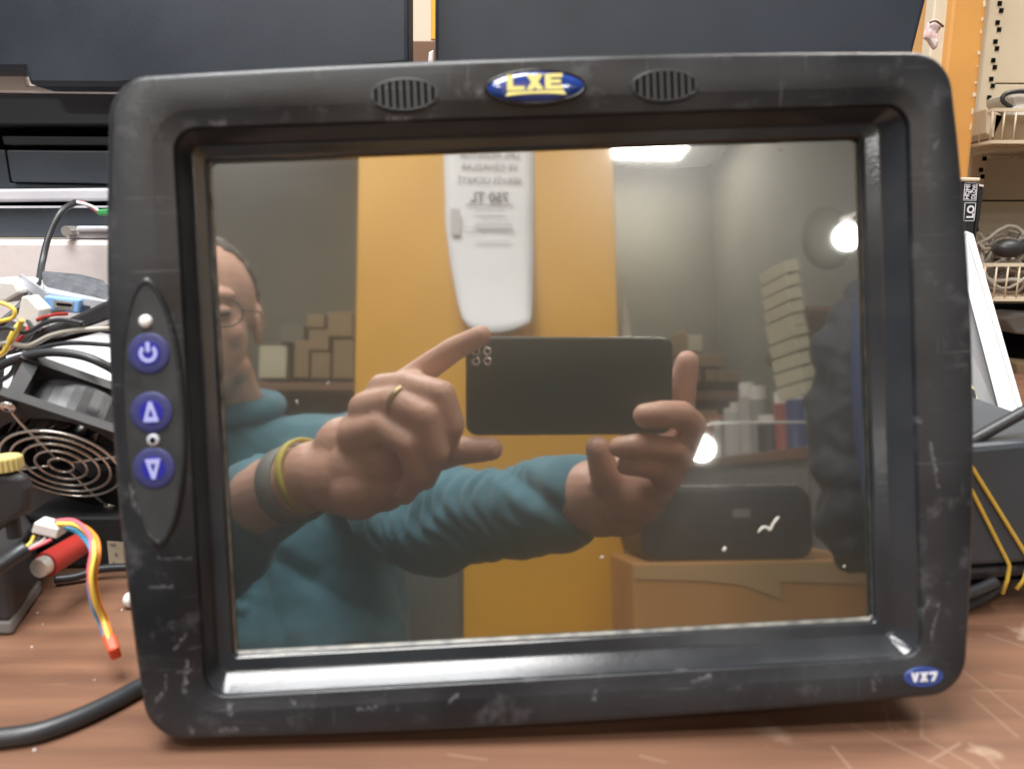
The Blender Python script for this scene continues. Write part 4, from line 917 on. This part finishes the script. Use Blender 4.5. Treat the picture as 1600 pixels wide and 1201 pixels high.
# (the local axes: x right, y up, -z toward the terminal)
lx, ly = -ph_c.x, -ph_c.y
for dx, dy in ((0, 0), (-.0085, .0), (0, .0075), (-.0085, .0075)):
    cx_, cy_ = lx+dx, ly+dy
    bm = bmesh.new(); n2 = 20; R = []
    for r_, z_ in ((.0016, -.0042), (.0016, -.0052), (.0032, -.0052), (.0034, -.0040)): R.append([Vector((cx_+r_*math.cos(2*math.pi*k/n2), cy_+r_*math.sin(2*math.pi*k/n2), z_)) for k in range(n2)])
    loft(bm, R); lr = link('lens_ring', bm, M['metal'], phn, smooth=True)
    bm = bmesh.new(); cyl(bm, (cx_, cy_, -.0040), (cx_, cy_, -.0043), .0016, n=20); link('lens', bm, M['lens'], lr)

# ---- the man
def remeshed(name, bm, voxel, smooth_it=6, disp=None):
    me = bpy.data.meshes.new('tmp'); bmesh.ops.recalc_face_normals(bm, faces=bm.faces); bm.to_mesh(me); bm.free()
    o = bpy.data.objects.new('tmp', me); COL.objects.link(o)
    md = o.modifiers.new('r', 'REMESH'); md.mode = 'VOXEL'; md.voxel_size = voxel; md.adaptivity = 0.0
    md = o.modifiers.new('s', 'SMOOTH'); md.factor = .5; md.iterations = smooth_it
    dg = bpy.context.evaluated_depsgraph_get(); m2 = bpy.data.meshes.new_from_object(o.evaluated_get(dg)); bpy.data.objects.remove(o)
    m2.name = name
    if disp:
        nn = len(m2.vertices); co = np.empty(nn*3, np.float32); no = np.empty(nn*3, np.float32)
        m2.vertices.foreach_get('co', co); m2.vertices.foreach_get('normal', no); co = co.reshape(-1, 3); no = no.reshape(-1, 3)
        for i in range(nn):
            co[i] += no[i]*disp(Vector(co[i]))
        m2.vertices.foreach_set('co', co.reshape(-1)); m2.update()
    return m2
def limb(bm, pts, rs, seg=16):
    pts = [Vector(p) for p in pts]
    for p, r in zip(pts, rs): ell(bm, p, (r, r, r), seg=seg, rings=10)
    for a, b, ra, rb in zip(pts[:-1], pts[1:], rs[:-1], rs[1:]):
        if (b-a).length > 1e-4: tube(bm, [a, b], [ra, rb], seg)
man = thing('person', 'man in a teal sweatshirt and glasses holding up a phone, mirrored in the screen', 'person', (RV(430, 900, 1.08).x, RV(430, 900, 1.08).y, FZ))
bb = bmesh.new()
hc = RV(309, 506, 1.03)
# face frame: forward = toward the bench, slightly toward the phone, head bent slightly down
fw = Vector((.30, 1, -.10)).normalized(); sd = fw.cross(Vector((0, 0, 1))).normalized(); upv = sd.cross(fw)
HM = Matrix((sd, fw, upv)).transposed().to_4x4()      # local x: his right
tiltm = HM @ Matrix.Rotation(math.radians(-4), 4, 'Y')
HM = tiltm
def hp(x, y, z): return hc + (HM @ Vector((x, y, z)))
ell(bb, hp(0, -.012, .035), (.076, .096, .082), HM, 32, 20)
ell(bb, hp(0, .020, -.020), (.063, .070, .085), HM, 28, 18)
ell(bb, hp(0, .050, -.075), (.034, .034, .030), HM)      # chin
ell(bb, hp(0, .072, .028), (.050, .018, .014), HM)       # brow
for s_ in (-1, 1):
    ell(bb, hp(s_*.036, .058, -.020), (.022, .022, .022), HM)   # cheeks
    ell(bb, hp(s_*.045, .015, -.062), (.020, .035, .022), HM)   # jaw
    ell(bb, hp(s_*.077, -.010, .0), (.008, .018, .030), HM)     # ears
    ell(bb, hp(s_*.031, .078, .008), (.013, .008, .007), HM)    # eyelids
limb(bb, [hp(0, .084, .020), hp(0, .100, -.006), hp(0, .105, -.018)], [.008, .011, .013])
for s_ in (-1, 1): ell(bb, hp(s_*.011, .093, -.021), (.008, .010, .008), HM)
ell(bb, hp(0, .082, -.046), (.024, .010, .006), HM); ell(bb, hp(0, .080, -.056), (.020, .011, .007), HM)
nk = RV(352, 655, 1.13)
limb(bb, [hp(0, -.02, -.03), nk], [.058, .060])
chL, chR = RV(352, 800, 1.12), RV(500, 800, 1.12); beL, beR = RV(370, 1010, 1.08), RV(500, 1010, 1.08)
limb(bb, [chL, beL], [.09, .10]); limb(bb, [chR, beR], [.09, .10]); limb(bb, [nk, (chL+chR)/2], [.06, .09])
pel = Vector(((beL.x+beR.x)/2, (beL.y+beR.y)/2-.02, -.19))
limb(bb, [(beL+beR)/2, pel], [.10, .11])
shR = RV(560, 712, 1.12); shL = RV(215, 720, 1.12)
elR = RV(628, 808, .86); wrR = RV(905, 785, .645)
elL = RV(300, 880, .86); wrL = RV(468, 752, .635)
limb(bb, [shR, elR, wrR], [.040, .030, .022]); limb(bb, [shL, elL, wrL], [.045, .036, .025])
# left hand (his left, at the left in the mirror)
def H(x, y, D): return RV(x, y, D)
limb(bb, [H(415, 775, .68), H(468, 752, .635)], [.033, .029], 20)
# palm
for a in ((490, 740, .625, .027), (530, 745, .615, .030), (565, 735, .610, .031), (600, 720, .605, .028), (540, 700, .62, .026), (580, 680, .61, .026), (560, 765, .60, .024), (600, 760, .60, .020), (610, 640, .60, .020), (590, 650, .605, .022), (640, 700, .605, .020)):
    c = H(*a[:3]); ell(bb, c, (a[3],)*3, seg=16, rings=10)
limb(bb, [H(612, 618, .60), H(662, 578, .592), H(710, 545, .580), H(752, 524, .572)], [.0135, .0108, .0095, .0080])
limb(bb, [H(598, 608, .598), H(640, 604, .575), H(690, 616, .560), H(706, 664, .562), H(694, 704, .580)], [.0125, .0122, .0108, .0100, .0085])
limb(bb, [H(572, 640, .595), H(620, 628, .572), H(668, 650, .556), H(682, 705, .560), H(664, 748, .578)], [.0145, .0128, .0112, .0102, .009])
limb(bb, [H(555, 680, .592), H(600, 666, .572), H(640, 694, .560), H(652, 740, .566), H(632, 772, .580)], [.0145, .0122, .0105, .0095, .0085])
limb(bb, [H(580, 735, .61), H(650, 722, .60), H(712, 704, .592), H(768, 701, .582)], [.020, .0135, .0118, .0092])
# right hand
limb(bb, [H(884, 788, .66), H(925, 775, .635)], [.0245, .030], 20)
for a in ((955, 768, .63, .030), (985, 765, .62, .029), (1010, 752, .615, .024), (940, 792, .635, .025), (970, 795, .63, .023), (1032, 735, .612, .020), (1005, 780, .62, .018)):
    c = H(*a[:3]); ell(bb, c, (a[3],)*3, seg=16, rings=10)
limb(bb, [H(1042, 738, .604), H(1066, 700, .590), H(1081, 664, .572), H(1064, 648, .556), H(1036, 647, .550), H(1008, 649, .552)], [.0135, .0120, .0112, .0106, .0102, .0092])
limb(bb, [H(1034, 742, .600), H(1062, 718, .580), H(1052, 702, .563), H(1020, 697, .556), H(990, 696, .556), H(966, 698, .560)], [.0125, .0110, .0098, .0092, .0088, .0078])
limb(bb, [H(1020, 756, .598), H(1042, 745, .580), H(1024, 731, .564), H(1000, 727, .562), H(978, 727, .568)], [.0125, .0108, .0092, .0086, .0076])
limb(bb, [H(962, 768, .612), H(945, 738, .600), H(934, 700, .594)], [.016, .0125, .0100])
limb(bb, [H(1030, 735, .625), H(1058, 668, .622), H(1064, 612, .612), H(1074, 565, .606)], [.018, .0132, .0122, .0094])
# legs
kL, kR = Vector((pel.x-.17, -.08, -.185)), Vector((pel.x+.17, -.08, -.185))
for k_, s_ in ((kL, -1), (kR, 1)): limb(bb, [pel+Vector((s_*.09, 0, 0)), k_, Vector((k_.x, k_.y+.04, FZ+.09)), Vector((k_.x, k_.y+.12, FZ+.045))], [.07, .05, .038, .03])
body = link('body', remeshed('body', bb, .0024, 4), M['skin'], man, smooth=True, world=True)
# sweatshirt
sb = bmesh.new()
limb(sb, [chL, beL, pel+Vector((-.05, 0, .01))], [.122, .130, .128]); limb(sb, [chR, beR, pel+Vector((.05, 0, .01))], [.118, .128, .128])
limb(sb, [shL, (chL+chR)/2+Vector((0, 0, .06)), shR], [.066, .09, .064])
limb(sb, [nk+Vector((0, .0, -.01)), (chL+chR)/2], [.072, .11])
limb(sb, [shR, elR, RV(755, 808, .755), RV(878, 787, .664)], [.070, .056, .050, .040], 24)
limb(sb, [RV(866, 788, .674), RV(884, 787, .662), RV(897, 785, .652)], [.0435, .0430, .0425], 24)     # cuff
limb(sb, [shL, elL, RV(375, 805, .72), RV(408, 782, .692)], [.072, .060, .050, .043], 24)
limb(sb, [RV(400, 787, .70), RV(422, 776, .68)], [.0435, .0385], 24)
axR0, axR1 = elR.copy(), RV(878, 787, .664); axL0, axL1 = elL.copy(), RV(408, 782, .692)
def fold(p):
    d = noise.fractal(p*9.0, 1.0, 2.0, 3)*.010
    for a, b in ((axR0, axR1), (axL0, axL1)):
        ab = b-a; t = (p-a).dot(ab)/ab.length_squared; dist = (p-(a+ab*t)).length
        if -.5 < t < .95 and dist < .10:
            w_ = (1-max(0, t))**1.2*.8+.2
            ph_ = t*ab.length/.022*2*math.pi*.5 + noise.noise(p*22)*3.5 + (p.z-a.z)*60
            d += (abs(math.sin(ph_))-.5)*.0085*w_
    q = noise.noise(Vector((p.x*7+p.z*9, p.z*3, p.y*4)))
    d -= max(0, .25-abs(q))*.03*(1 if p.z < .12 else .5)
    return d
link('sweatshirt', remeshed('sweatshirt', sb, .0045, 8, fold), M['cloth'], man, smooth=True, world=True)
bm = bmesh.new(); tube(bm, [nk+Vector((.072*math.cos(2*math.pi*k/32), .068*math.sin(2*math.pi*k/32)+.01, .018-.02*math.sin(2*math.pi*k/32))) for k in range(32)], .017, 12, closed=True)
link('collar', bm, M['cloth'], man, smooth=True, world=True)
tb2 = bmesh.new()
for k_, s_ in ((kL, -1), (kR, 1)): limb(tb2, [pel+Vector((s_*.09, 0, -.005)), k_, Vector((k_.x, k_.y+.04, FZ+.12))], [.098, .070, .062], 20)
limb(tb2, [pel+Vector((-.06, -.01, 0)), pel+Vector((.06, -.01, 0))], [.115, .115], 20)
link('trousers', remeshed('trousers', tb2, .006, 4), M['denim'], man, smooth=True, world=True)
for k_ in (kL, kR):
    tb2 = bmesh.new(); limb(tb2, [Vector((k_.x, k_.y+.02, FZ+.055)), Vector((k_.x, k_.y+.10, FZ+.048)), Vector((k_.x, k_.y+.18, FZ+.036))], [.045, .044, .034], 16)
    link('shoe', remeshed('shoe', tb2, .005, 3), M['black'], man, smooth=True, world=True)
# hair: cap over the skull, clear of the forehead
hm = bmesh.new(); ell(hm, hp(0, -.022, .042), (.081, .097, .084), HM, 40, 28)
inv = HM.inverted()
dl = [v for v in hm.verts if (lambda q: q.z < .02+max(0, q.y+.02)*1.2 or q.y > .052)(inv @ (v.co-hc))]
bmesh.ops.delete(hm, geom=dl, context='VERTS')
for v in hm.verts: v.co += (v.co-hc).normalized()*(noise.noise(v.co*60)*.003)
o = link('hair', hm, M['hair'], man, smooth=True, world=True); md = o.modifiers.new('s', 'SOLIDIFY'); md.thickness = .006
gb = bmesh.new()
for s_ in (-1, 1):
    tube(gb, [hp(s_*.032+.024*math.cos(2*math.pi*k/28), .098-.010*abs(math.cos(2*math.pi*k/28)), .004+.018*math.sin(2*math.pi*k/28)) for k in range(28)], .0012, 6, closed=True)
    tube(gb, [hp(s_*.056, .088, .008), hp(s_*.078, .05, .010), hp(s_*.083, -.005, .008)], .0013, 6)
tube(gb, [hp(-.008, .099, .008), hp(0, .104, .010), hp(.008, .099, .008)], .0012, 6)
link('glasses', gb, M['cable'], man, smooth=True, world=True)
for s_ in (-1, 1):
    e = bmesh.new(); ell(e, hp(s_*.031, .0805, .004), (.0105, .008, .0045), HM); link('eye', e, M['gloss_black'], man, smooth=True, world=True)
def bandring(a, b, r, wd, th, m, name, parent):
    a, b = Vector(a), Vector(b); ax = (b-a).normalized(); bm = bmesh.new(); n3 = 40
    u = ax.orthogonal().normalized(); v = ax.cross(u); R = []
    for rr_, s in ((r, -wd/2), (r+th, -wd/2+.001), (r+th, wd/2-.001), (r, wd/2), (r-.002, wd/2), (r-.002, -wd/2), (r, -wd/2)):
        R.append([a+ax*s+(u*math.cos(2*math.pi*k/n3)+v*math.sin(2*math.pi*k/n3))*rr_ for k in range(n3)])
    loft(bm, R); return link(name, bm, m, parent, smooth=True, world=True)
ws = bandring(H(460, 756, .642), H(500, 742, .625), .0312, .019, .0022, M['strap'], 'wrist_strap', man)
bandring(H(478, 742, .632), H(512, 732, .62), .0302, .007, .0012, M['wristyellow'], 'yellow_band', man)
bandring(H(627, 629, .5705), H(668, 650, .556), .0132, .005, .0012, M['gold'], 'finger_ring', man)

# chair behind him
chb = RV(590, 960, 1.30)
ch = thing('office_chair', 'dark grey cloth office chair the man sits on', 'chair', (pel.x+.02, pel.y, FZ))
yb = pel.y-.17
bm = bmesh.new(); q = rrect(-.22, .24, -.27, .10, .06, 0)
poly_extrude(bm, [Vector((pel.x+p.x+.02, yb, p.y)) for p in q], (0, -.06, 0)); bevel(link('backrest', bm, M['chair'], ch, world=True), .02, 3)
bm = bmesh.new(); q = rrect(-.24, .24, -.22, .25, .06, 0); poly_extrude(bm, [Vector((pel.x+p.x, pel.y+p.y, -.37)) for p in q], (0, 0, .07)); bevel(link('seat', bm, M['chair'], ch, world=True), .02, 3)
bm = bmesh.new(); cyl(bm, (pel.x, pel.y, FZ+.08), (pel.x, pel.y, -.371), .025); link('gas_column', bm, M['black'], ch, world=True, smooth=True, auto=40)
bm = bmesh.new()
for k in range(5):
    a = 2*math.pi*k/5+.3; tube(bm, [Vector((pel.x, pel.y, FZ+.10)), Vector((pel.x+.28*math.cos(a), pel.y+.28*math.sin(a), FZ+.06))], [.022, .014], 8)
link('star_base', bm, M['black'], ch, world=True)
for k in range(5):
    a = 2*math.pi*k/5+.3; bm = bmesh.new(); c = Vector((pel.x+.28*math.cos(a), pel.y+.28*math.sin(a), FZ+.028)); cyl(bm, c+Vector((-.012, 0, 0)), c+Vector((.012, 0, 0)), .028, n=16); link('caster', bm, M['black'], ch, world=True)

# carton and black appliance right of the column
def rpt(px, py, y):             # mirrored sight line meets the upright plane at world y
    a = RV(px, py, 1.0); b = RV(px, py, 2.0); t = (y-a.y)/(b.y-a.y); return a+(b-a)*t
yk = -.98
p0, p1 = rpt(988, 880, yk), rpt(1375, 890, yk)
ct = thing('cardboard_carton', 'large orange-brown carton with torn tape under the black appliance', 'carton', ((p0.x+p1.x)/2, yk, FZ))
box('carton_body', (p0.x, yk-.40, FZ+.001), (p1.x, yk, p0.z), M['card'], ct, world=True, bv=.004)
bm = bmesh.new()
zt = p0.z
pts = [(x, yk+.0012, z) for x, z in ((p0.x+.002, zt-.004), (p0.x+.002, zt-.030), (p0.x+.14, zt-.036), (p0.x+.22, zt-.045), (p0.x+.30, zt-.075), (p0.x+.30, zt-.04), (p1.x-.01, zt-.05), (p1.x-.01, zt-.004))]
poly_extrude(bm, pts, (0, .001, 0)); link('tape', bm, M['tape'], ct, world=True)
a0, a1 = rpt(1000, 770, yk-.02), rpt(1275, 872, yk-.02)
ap = thing('black_appliance', 'black rounded appliance with a speckled top standing on the carton', 'appliance', ((a0.x+a1.x)/2, yk-.1, zt))
bm = bmesh.new(); q = rrect(a0.x, a1.x, zt+.001, a0.z+.012, .035, 0)
poly_extrude(bm, [Vector((p.x, yk-.02, p.y)) for p in q], (0, -.26, 0)); bevel(link('appliance_body', bm, M['black'], ap, world=True), .012, 3)
bm = bmesh.new(); bx(bm, (rpt(1145, 800, yk-.02).x, yk-.0195, rpt(1145, 808, yk-.02).z), (rpt(1172, 800, yk-.02).x, yk-.0185, rpt(1145, 795, yk-.02).z)); link('name_plate', bm, M['cabinet'], ap, world=True)
bm = bmesh.new()
rg = random.Random(3)
for k in range(40):
    x = rg.uniform(a0.x+.05, a1.x-.04); bx(bm, (x, yk-.03-rg.uniform(0, .06), a0.z+.0125), (x+rg.uniform(.004, .012), yk-.025, a0.z+.0150))
link('dust_fleck', bm, M['white'], ap, world=True)

# hanging jacket at the right
yj = -.62
jk = thing('hanging_jacket', 'dark padded jacket hanging at the right side of the mirrored room', 'jacket', rpt(1330, 600, yj))
bm = bmesh.new()
for (px_, py_, r_) in ((1345, 470, .05), (1330, 520, .07), (1320, 580, .09), (1325, 650, .10), (1335, 720, .11), (1345, 790, .11), (1400, 560, .12), (1400, 700, .14)):
    ell(bm, rpt(px_+14, py_, yj-.12), (r_*.8, r_*.7, r_*1.1))
jme = remeshed('jacket', bm, .006, 6, lambda p: .004*math.sin(p.z*38+p.x*40+noise.noise(p*9)*4) + noise.fractal(p*11, 1.0, 2.0, 3)*.022)
link('jacket_shell', jme, M['jacket'], jk, smooth=True, world=True)
bm = bmesh.new(); c = rpt(1368, 640, yj); ell(bm, c, (.035, .03, .22)); link('blue_lining', bm, M['jacketblue'], jk, smooth=True, world=True)
bm = bmesh.new(); c = rpt(1358, 470, yj-.12); tube(bm, [Vector((c.x, c.y, CZ-.001)), Vector((c.x, c.y, c.z+.02)), c], .003, 8); link('hook', bm, M['metal'], jk, world=True)

# shelving: long side shelf with bottles and jars, cupboard below, carton stacks
XS = .86
def sidept(px, py, x=XS):
    a = RV(px, py, 1.0); b = RV(px, py, 3.0); t = (x-a.x)/(b.x-a.x); return a+(b-a)*t
s0, s1 = sidept(1120, 728), sidept(1262, 678)
shz = (s0.z+s1.z)/2
sh = thing('side_shelf', 'long brown shelf board on a grey cabinet along the side wall', 'shelf', (XS, (s0.y+s1.y)/2, FZ))
box('shelf_board', (XS, -3.1, shz-.03), (1.249, s1.y+.03, shz), M['shelfwood'], sh, world=True, bv=.003)
box('cabinet', (XS+.02, -2.9, FZ+.001), (1.249, s1.y, shz-.031), M['cabinet'], sh, world=True, bv=.003)
for k in range(3):
    y_ = s1.y-.04-k*.42; box('cabinet_door', (XS+.012, y_-.38, FZ+.08), (XS+.0195, y_, shz-.06), M['cabinet'], sh, world=True, bv=.003)
rgt = random.Random(11)
kinds = [('jar', 'clear', (.28, .29, .28)), ('can', 'red', (.30, .07, .06)), ('bottle', 'pale blue', (.30, .38, .40)), ('box', 'orange', (.42, .16, .08)), ('bottle', 'grey', (.2, .2, .2)), ('jar', 'white', (.45, .45, .43)), ('can', 'black', (.03, .03, .03)), ('bottle', 'dark blue', (.05, .07, .20)), ('box', 'tan', (.35, .25, .15)), ('can', 'silver', (.4, .4, .4)), ('bottle', 'white', (.5, .5, .5))]
yy = s1.y-.02; k = 0
row = ['nearest', 'second', 'third', 'fourth', 'fifth', 'sixth', 'seventh', 'eighth', 'ninth', 'tenth', 'eleventh', 'twelfth', 'thirteenth', 'fourteenth', 'fifteenth', 'sixteenth']
while yy > -2.95 and k < 16:
    nm, cn, cc = kinds[(k*5+2) % len(kinds)]; r_ = rgt.uniform(.028, .045); h_ = rgt.uniform(.10, .24); yy -= r_
    m_ = mat(cn.replace(' ', '_')+'_'+nm, cc, rough=.3)
    t_ = thing(nm, f'{cn} {nm} on the side shelf, {row[k]} from the jacket', nm, (XS+.06, yy, shz), 'bottles, jars and tins on the side shelf')
    bm = bmesh.new()
    if nm == 'box': bx(bm, (-r_, -r_, .001), (r_, r_, h_)); link('box_body', bm, m_, t_)
    else:
        cyl(bm, (0, 0, .001), (0, 0, h_*.8), r_); link('container', bm, m_, t_, smooth=True, auto=40)
        bm = bmesh.new(); rr2 = r_*(.45 if nm == 'bottle' else .9)
        cyl(bm, (0, 0, h_*.8+.0005), (0, 0, h_), rr2); link('cap', bm, M['white'], t_, smooth=True, auto=40)
    yy -= r_+rgt.uniform(.004, .05); k += 1
# stacks of flat cream cartons above the shelf
def stack(pxs, group, where, dep_=.10):
    for i, (x, y, w_, h_) in enumerate(pxs):
        a = RV(x-w_/2, y+h_/2, 1.72); b = RV(x+w_/2, y-h_/2, 1.72)
        bm = bmesh.new(); rot_ = Matrix.Translation((a+b)/2) @ Matrix.Rotation(math.radians(-14), 4, 'Y') @ Matrix.Rotation(math.radians(-12), 4, 'Z')
        hx, hzz = abs(b.x-a.x)/2, abs(b.z-a.z)/2
        bx(bm, (-hx, -dep_, -hzz+.001), (hx, 0, hzz-.001), rot_)
        o = link('flat_carton', bm, M['whitecard'], None); bevel(o, .002)
        tag(o, f'cream carton, number {["one", "two", "three", "four", "five", "six", "seven"][i]} from the top of the {where} stack', 'carton', group)
stack([(1238+i*2.5, 415+i*21, 26, 20) for i in range(5)], 'cream cartons in the upper leaning stack', 'upper leaning')
stack([(1251+i*4, 512+i*23, 27, 22) for i in range(5)], 'cream cartons in the lower leaning stack', 'lower leaning')
u0_, u1_ = sidept(1190, 596, XS+.05), sidept(1250, 480, XS+.05)
sl = thing('wall_shelf', 'dark slanting upper shelf on the side wall carrying the leaning cartons', 'shelf', u0_)
bm = bmesh.new(); poly_extrude(bm, [RV(1196, 560, 2.3), RV(1262, 478, 1.78), RV(1266, 486, 1.78), RV(1200, 572, 2.3)], (.12, 0, 0)); link('board', bm, M['shelfwood'], sl, world=True)
# back shelves with cartons
YB = -3.12
def backpt(px, py, y=YB+.3): return rpt(px, py, y)
for (x0, x1, ysf, lb) in ((1040, 1215, 612, 'brown shelf on the back wall right of the column'), (395, 556, 598, 'brown shelf on the back wall left of the column')):
    a, b = backpt(x0, ysf), backpt(x1, ysf)
    o = box('back_shelf', (min(a.x, b.x), YB+.001, a.z-.035), (max(a.x, b.x), YB+.31, a.z), M['shelfwood'], bv=.003); tag(o, lb, 'shelf')
    o = box('back_cabinet', (min(a.x, b.x), YB+.001, FZ+.001), (max(a.x, b.x), YB+.30, a.z-.25), M['card2'], bv=.003); tag(o, 'dull brown cupboard under the '+lb, 'cupboard')
bxs = [(1085, 585, 24, 22, 'card2'), (1113, 586, 18, 20, 'card2'), (1131, 586, 17, 20, 'card2'), (1158, 588, 32, 18, 'card2'), (1090, 562, 50, 20, 'card2'), (1125, 562, 22, 20, 'card2'), (1088, 535, 22, 26, 'whitecard'), (1072, 530, 9, 34, 'card2'),
       (425, 565, 46, 52, 'whitecard'), (470, 560, 26, 60, 'card2'), (500, 570, 32, 42, 'card2'), (535, 560, 34, 62, 'card2'), (497, 530, 34, 34, 'card2'), (530, 505, 40, 40, 'card2'), (455, 520, 40, 30, 'olive'), (492, 500, 30, 22, 'card2')]
ordn = ['small', 'squat', 'narrow', 'long low', 'wide', 'plain', 'pale', 'upright thin', 'pale square', 'tall narrow', 'mid-brown', 'tall', 'stacked', 'topmost', 'greenish', 'upper small']
for (x, y, w_, h_, mm), od in zip(bxs, ordn):
    a, b = backpt(x-w_/2, y+h_/2), backpt(x+w_/2, y-h_/2)
    side = 'right' if x > 800 else 'left'
    o = box('carton', (a.x+.002, YB+.02, a.z+.002), (b.x-.002, YB+.29-.002*(ordn.index(od) % 4), b.z-.002), M[mm], bv=.004); tag(o, f'{od} carton on the back shelf {side} of the yellow column', 'carton', 'cartons on the back shelves')
wp = rpt(980, 520, yc-.3)
bm = bmesh.new(); poly_extrude(bm, [rpt(x, y, yc-.32) for x, y in ((973, 430), (990, 560), (990, 640), (972, 640))], (0, -.01, 0)); o = link('white_board', bm, M['white'], None); tag(o, 'narrow white board edge leaning beside the yellow column', 'board')
# round lamps
def bulb(px, py, D, rpx, lb, power):
    c = RV(px, py, D); r_ = rpx/F*D; t = thing('globe_lamp', lb, 'lamp', c)
    bm = bmesh.new(); ell(bm, (0, 0, 0), (r_, r_, r_)); link('globe', bm, M['bulb'], t, smooth=True)
    bm = bmesh.new(); cyl(bm, (0, 0, r_*.9), (0, 0, r_*1.5), r_*.4); tube(bm, [(0, 0, r_*1.5), (.03, 0, r_*1.9), (1.248-c.x, 0, r_*1.9)], r_*.10, 8); link('socket', bm, M['white'], t, smooth=True, auto=40)
    return c
bulb(1324, 370, 1.9, 21, 'bright round globe lamp near the right edge of the mirrored room', 3)
c = bulb(1096, 700, 1.95, 21, 'lit round lamp half hidden behind the right hand', 2)
t_ = thing('clear_jar', 'rounded grey jar-like shade beside the bright globe lamp', 'shade', rpt(1285, 360, -1.7))
bm = bmesh.new(); c = RV(1292, 372, 2.15); ell(bm, c, (.07, .05, .09)); link('shade_body', bm, M['olive'], t_, smooth=True, world=True)
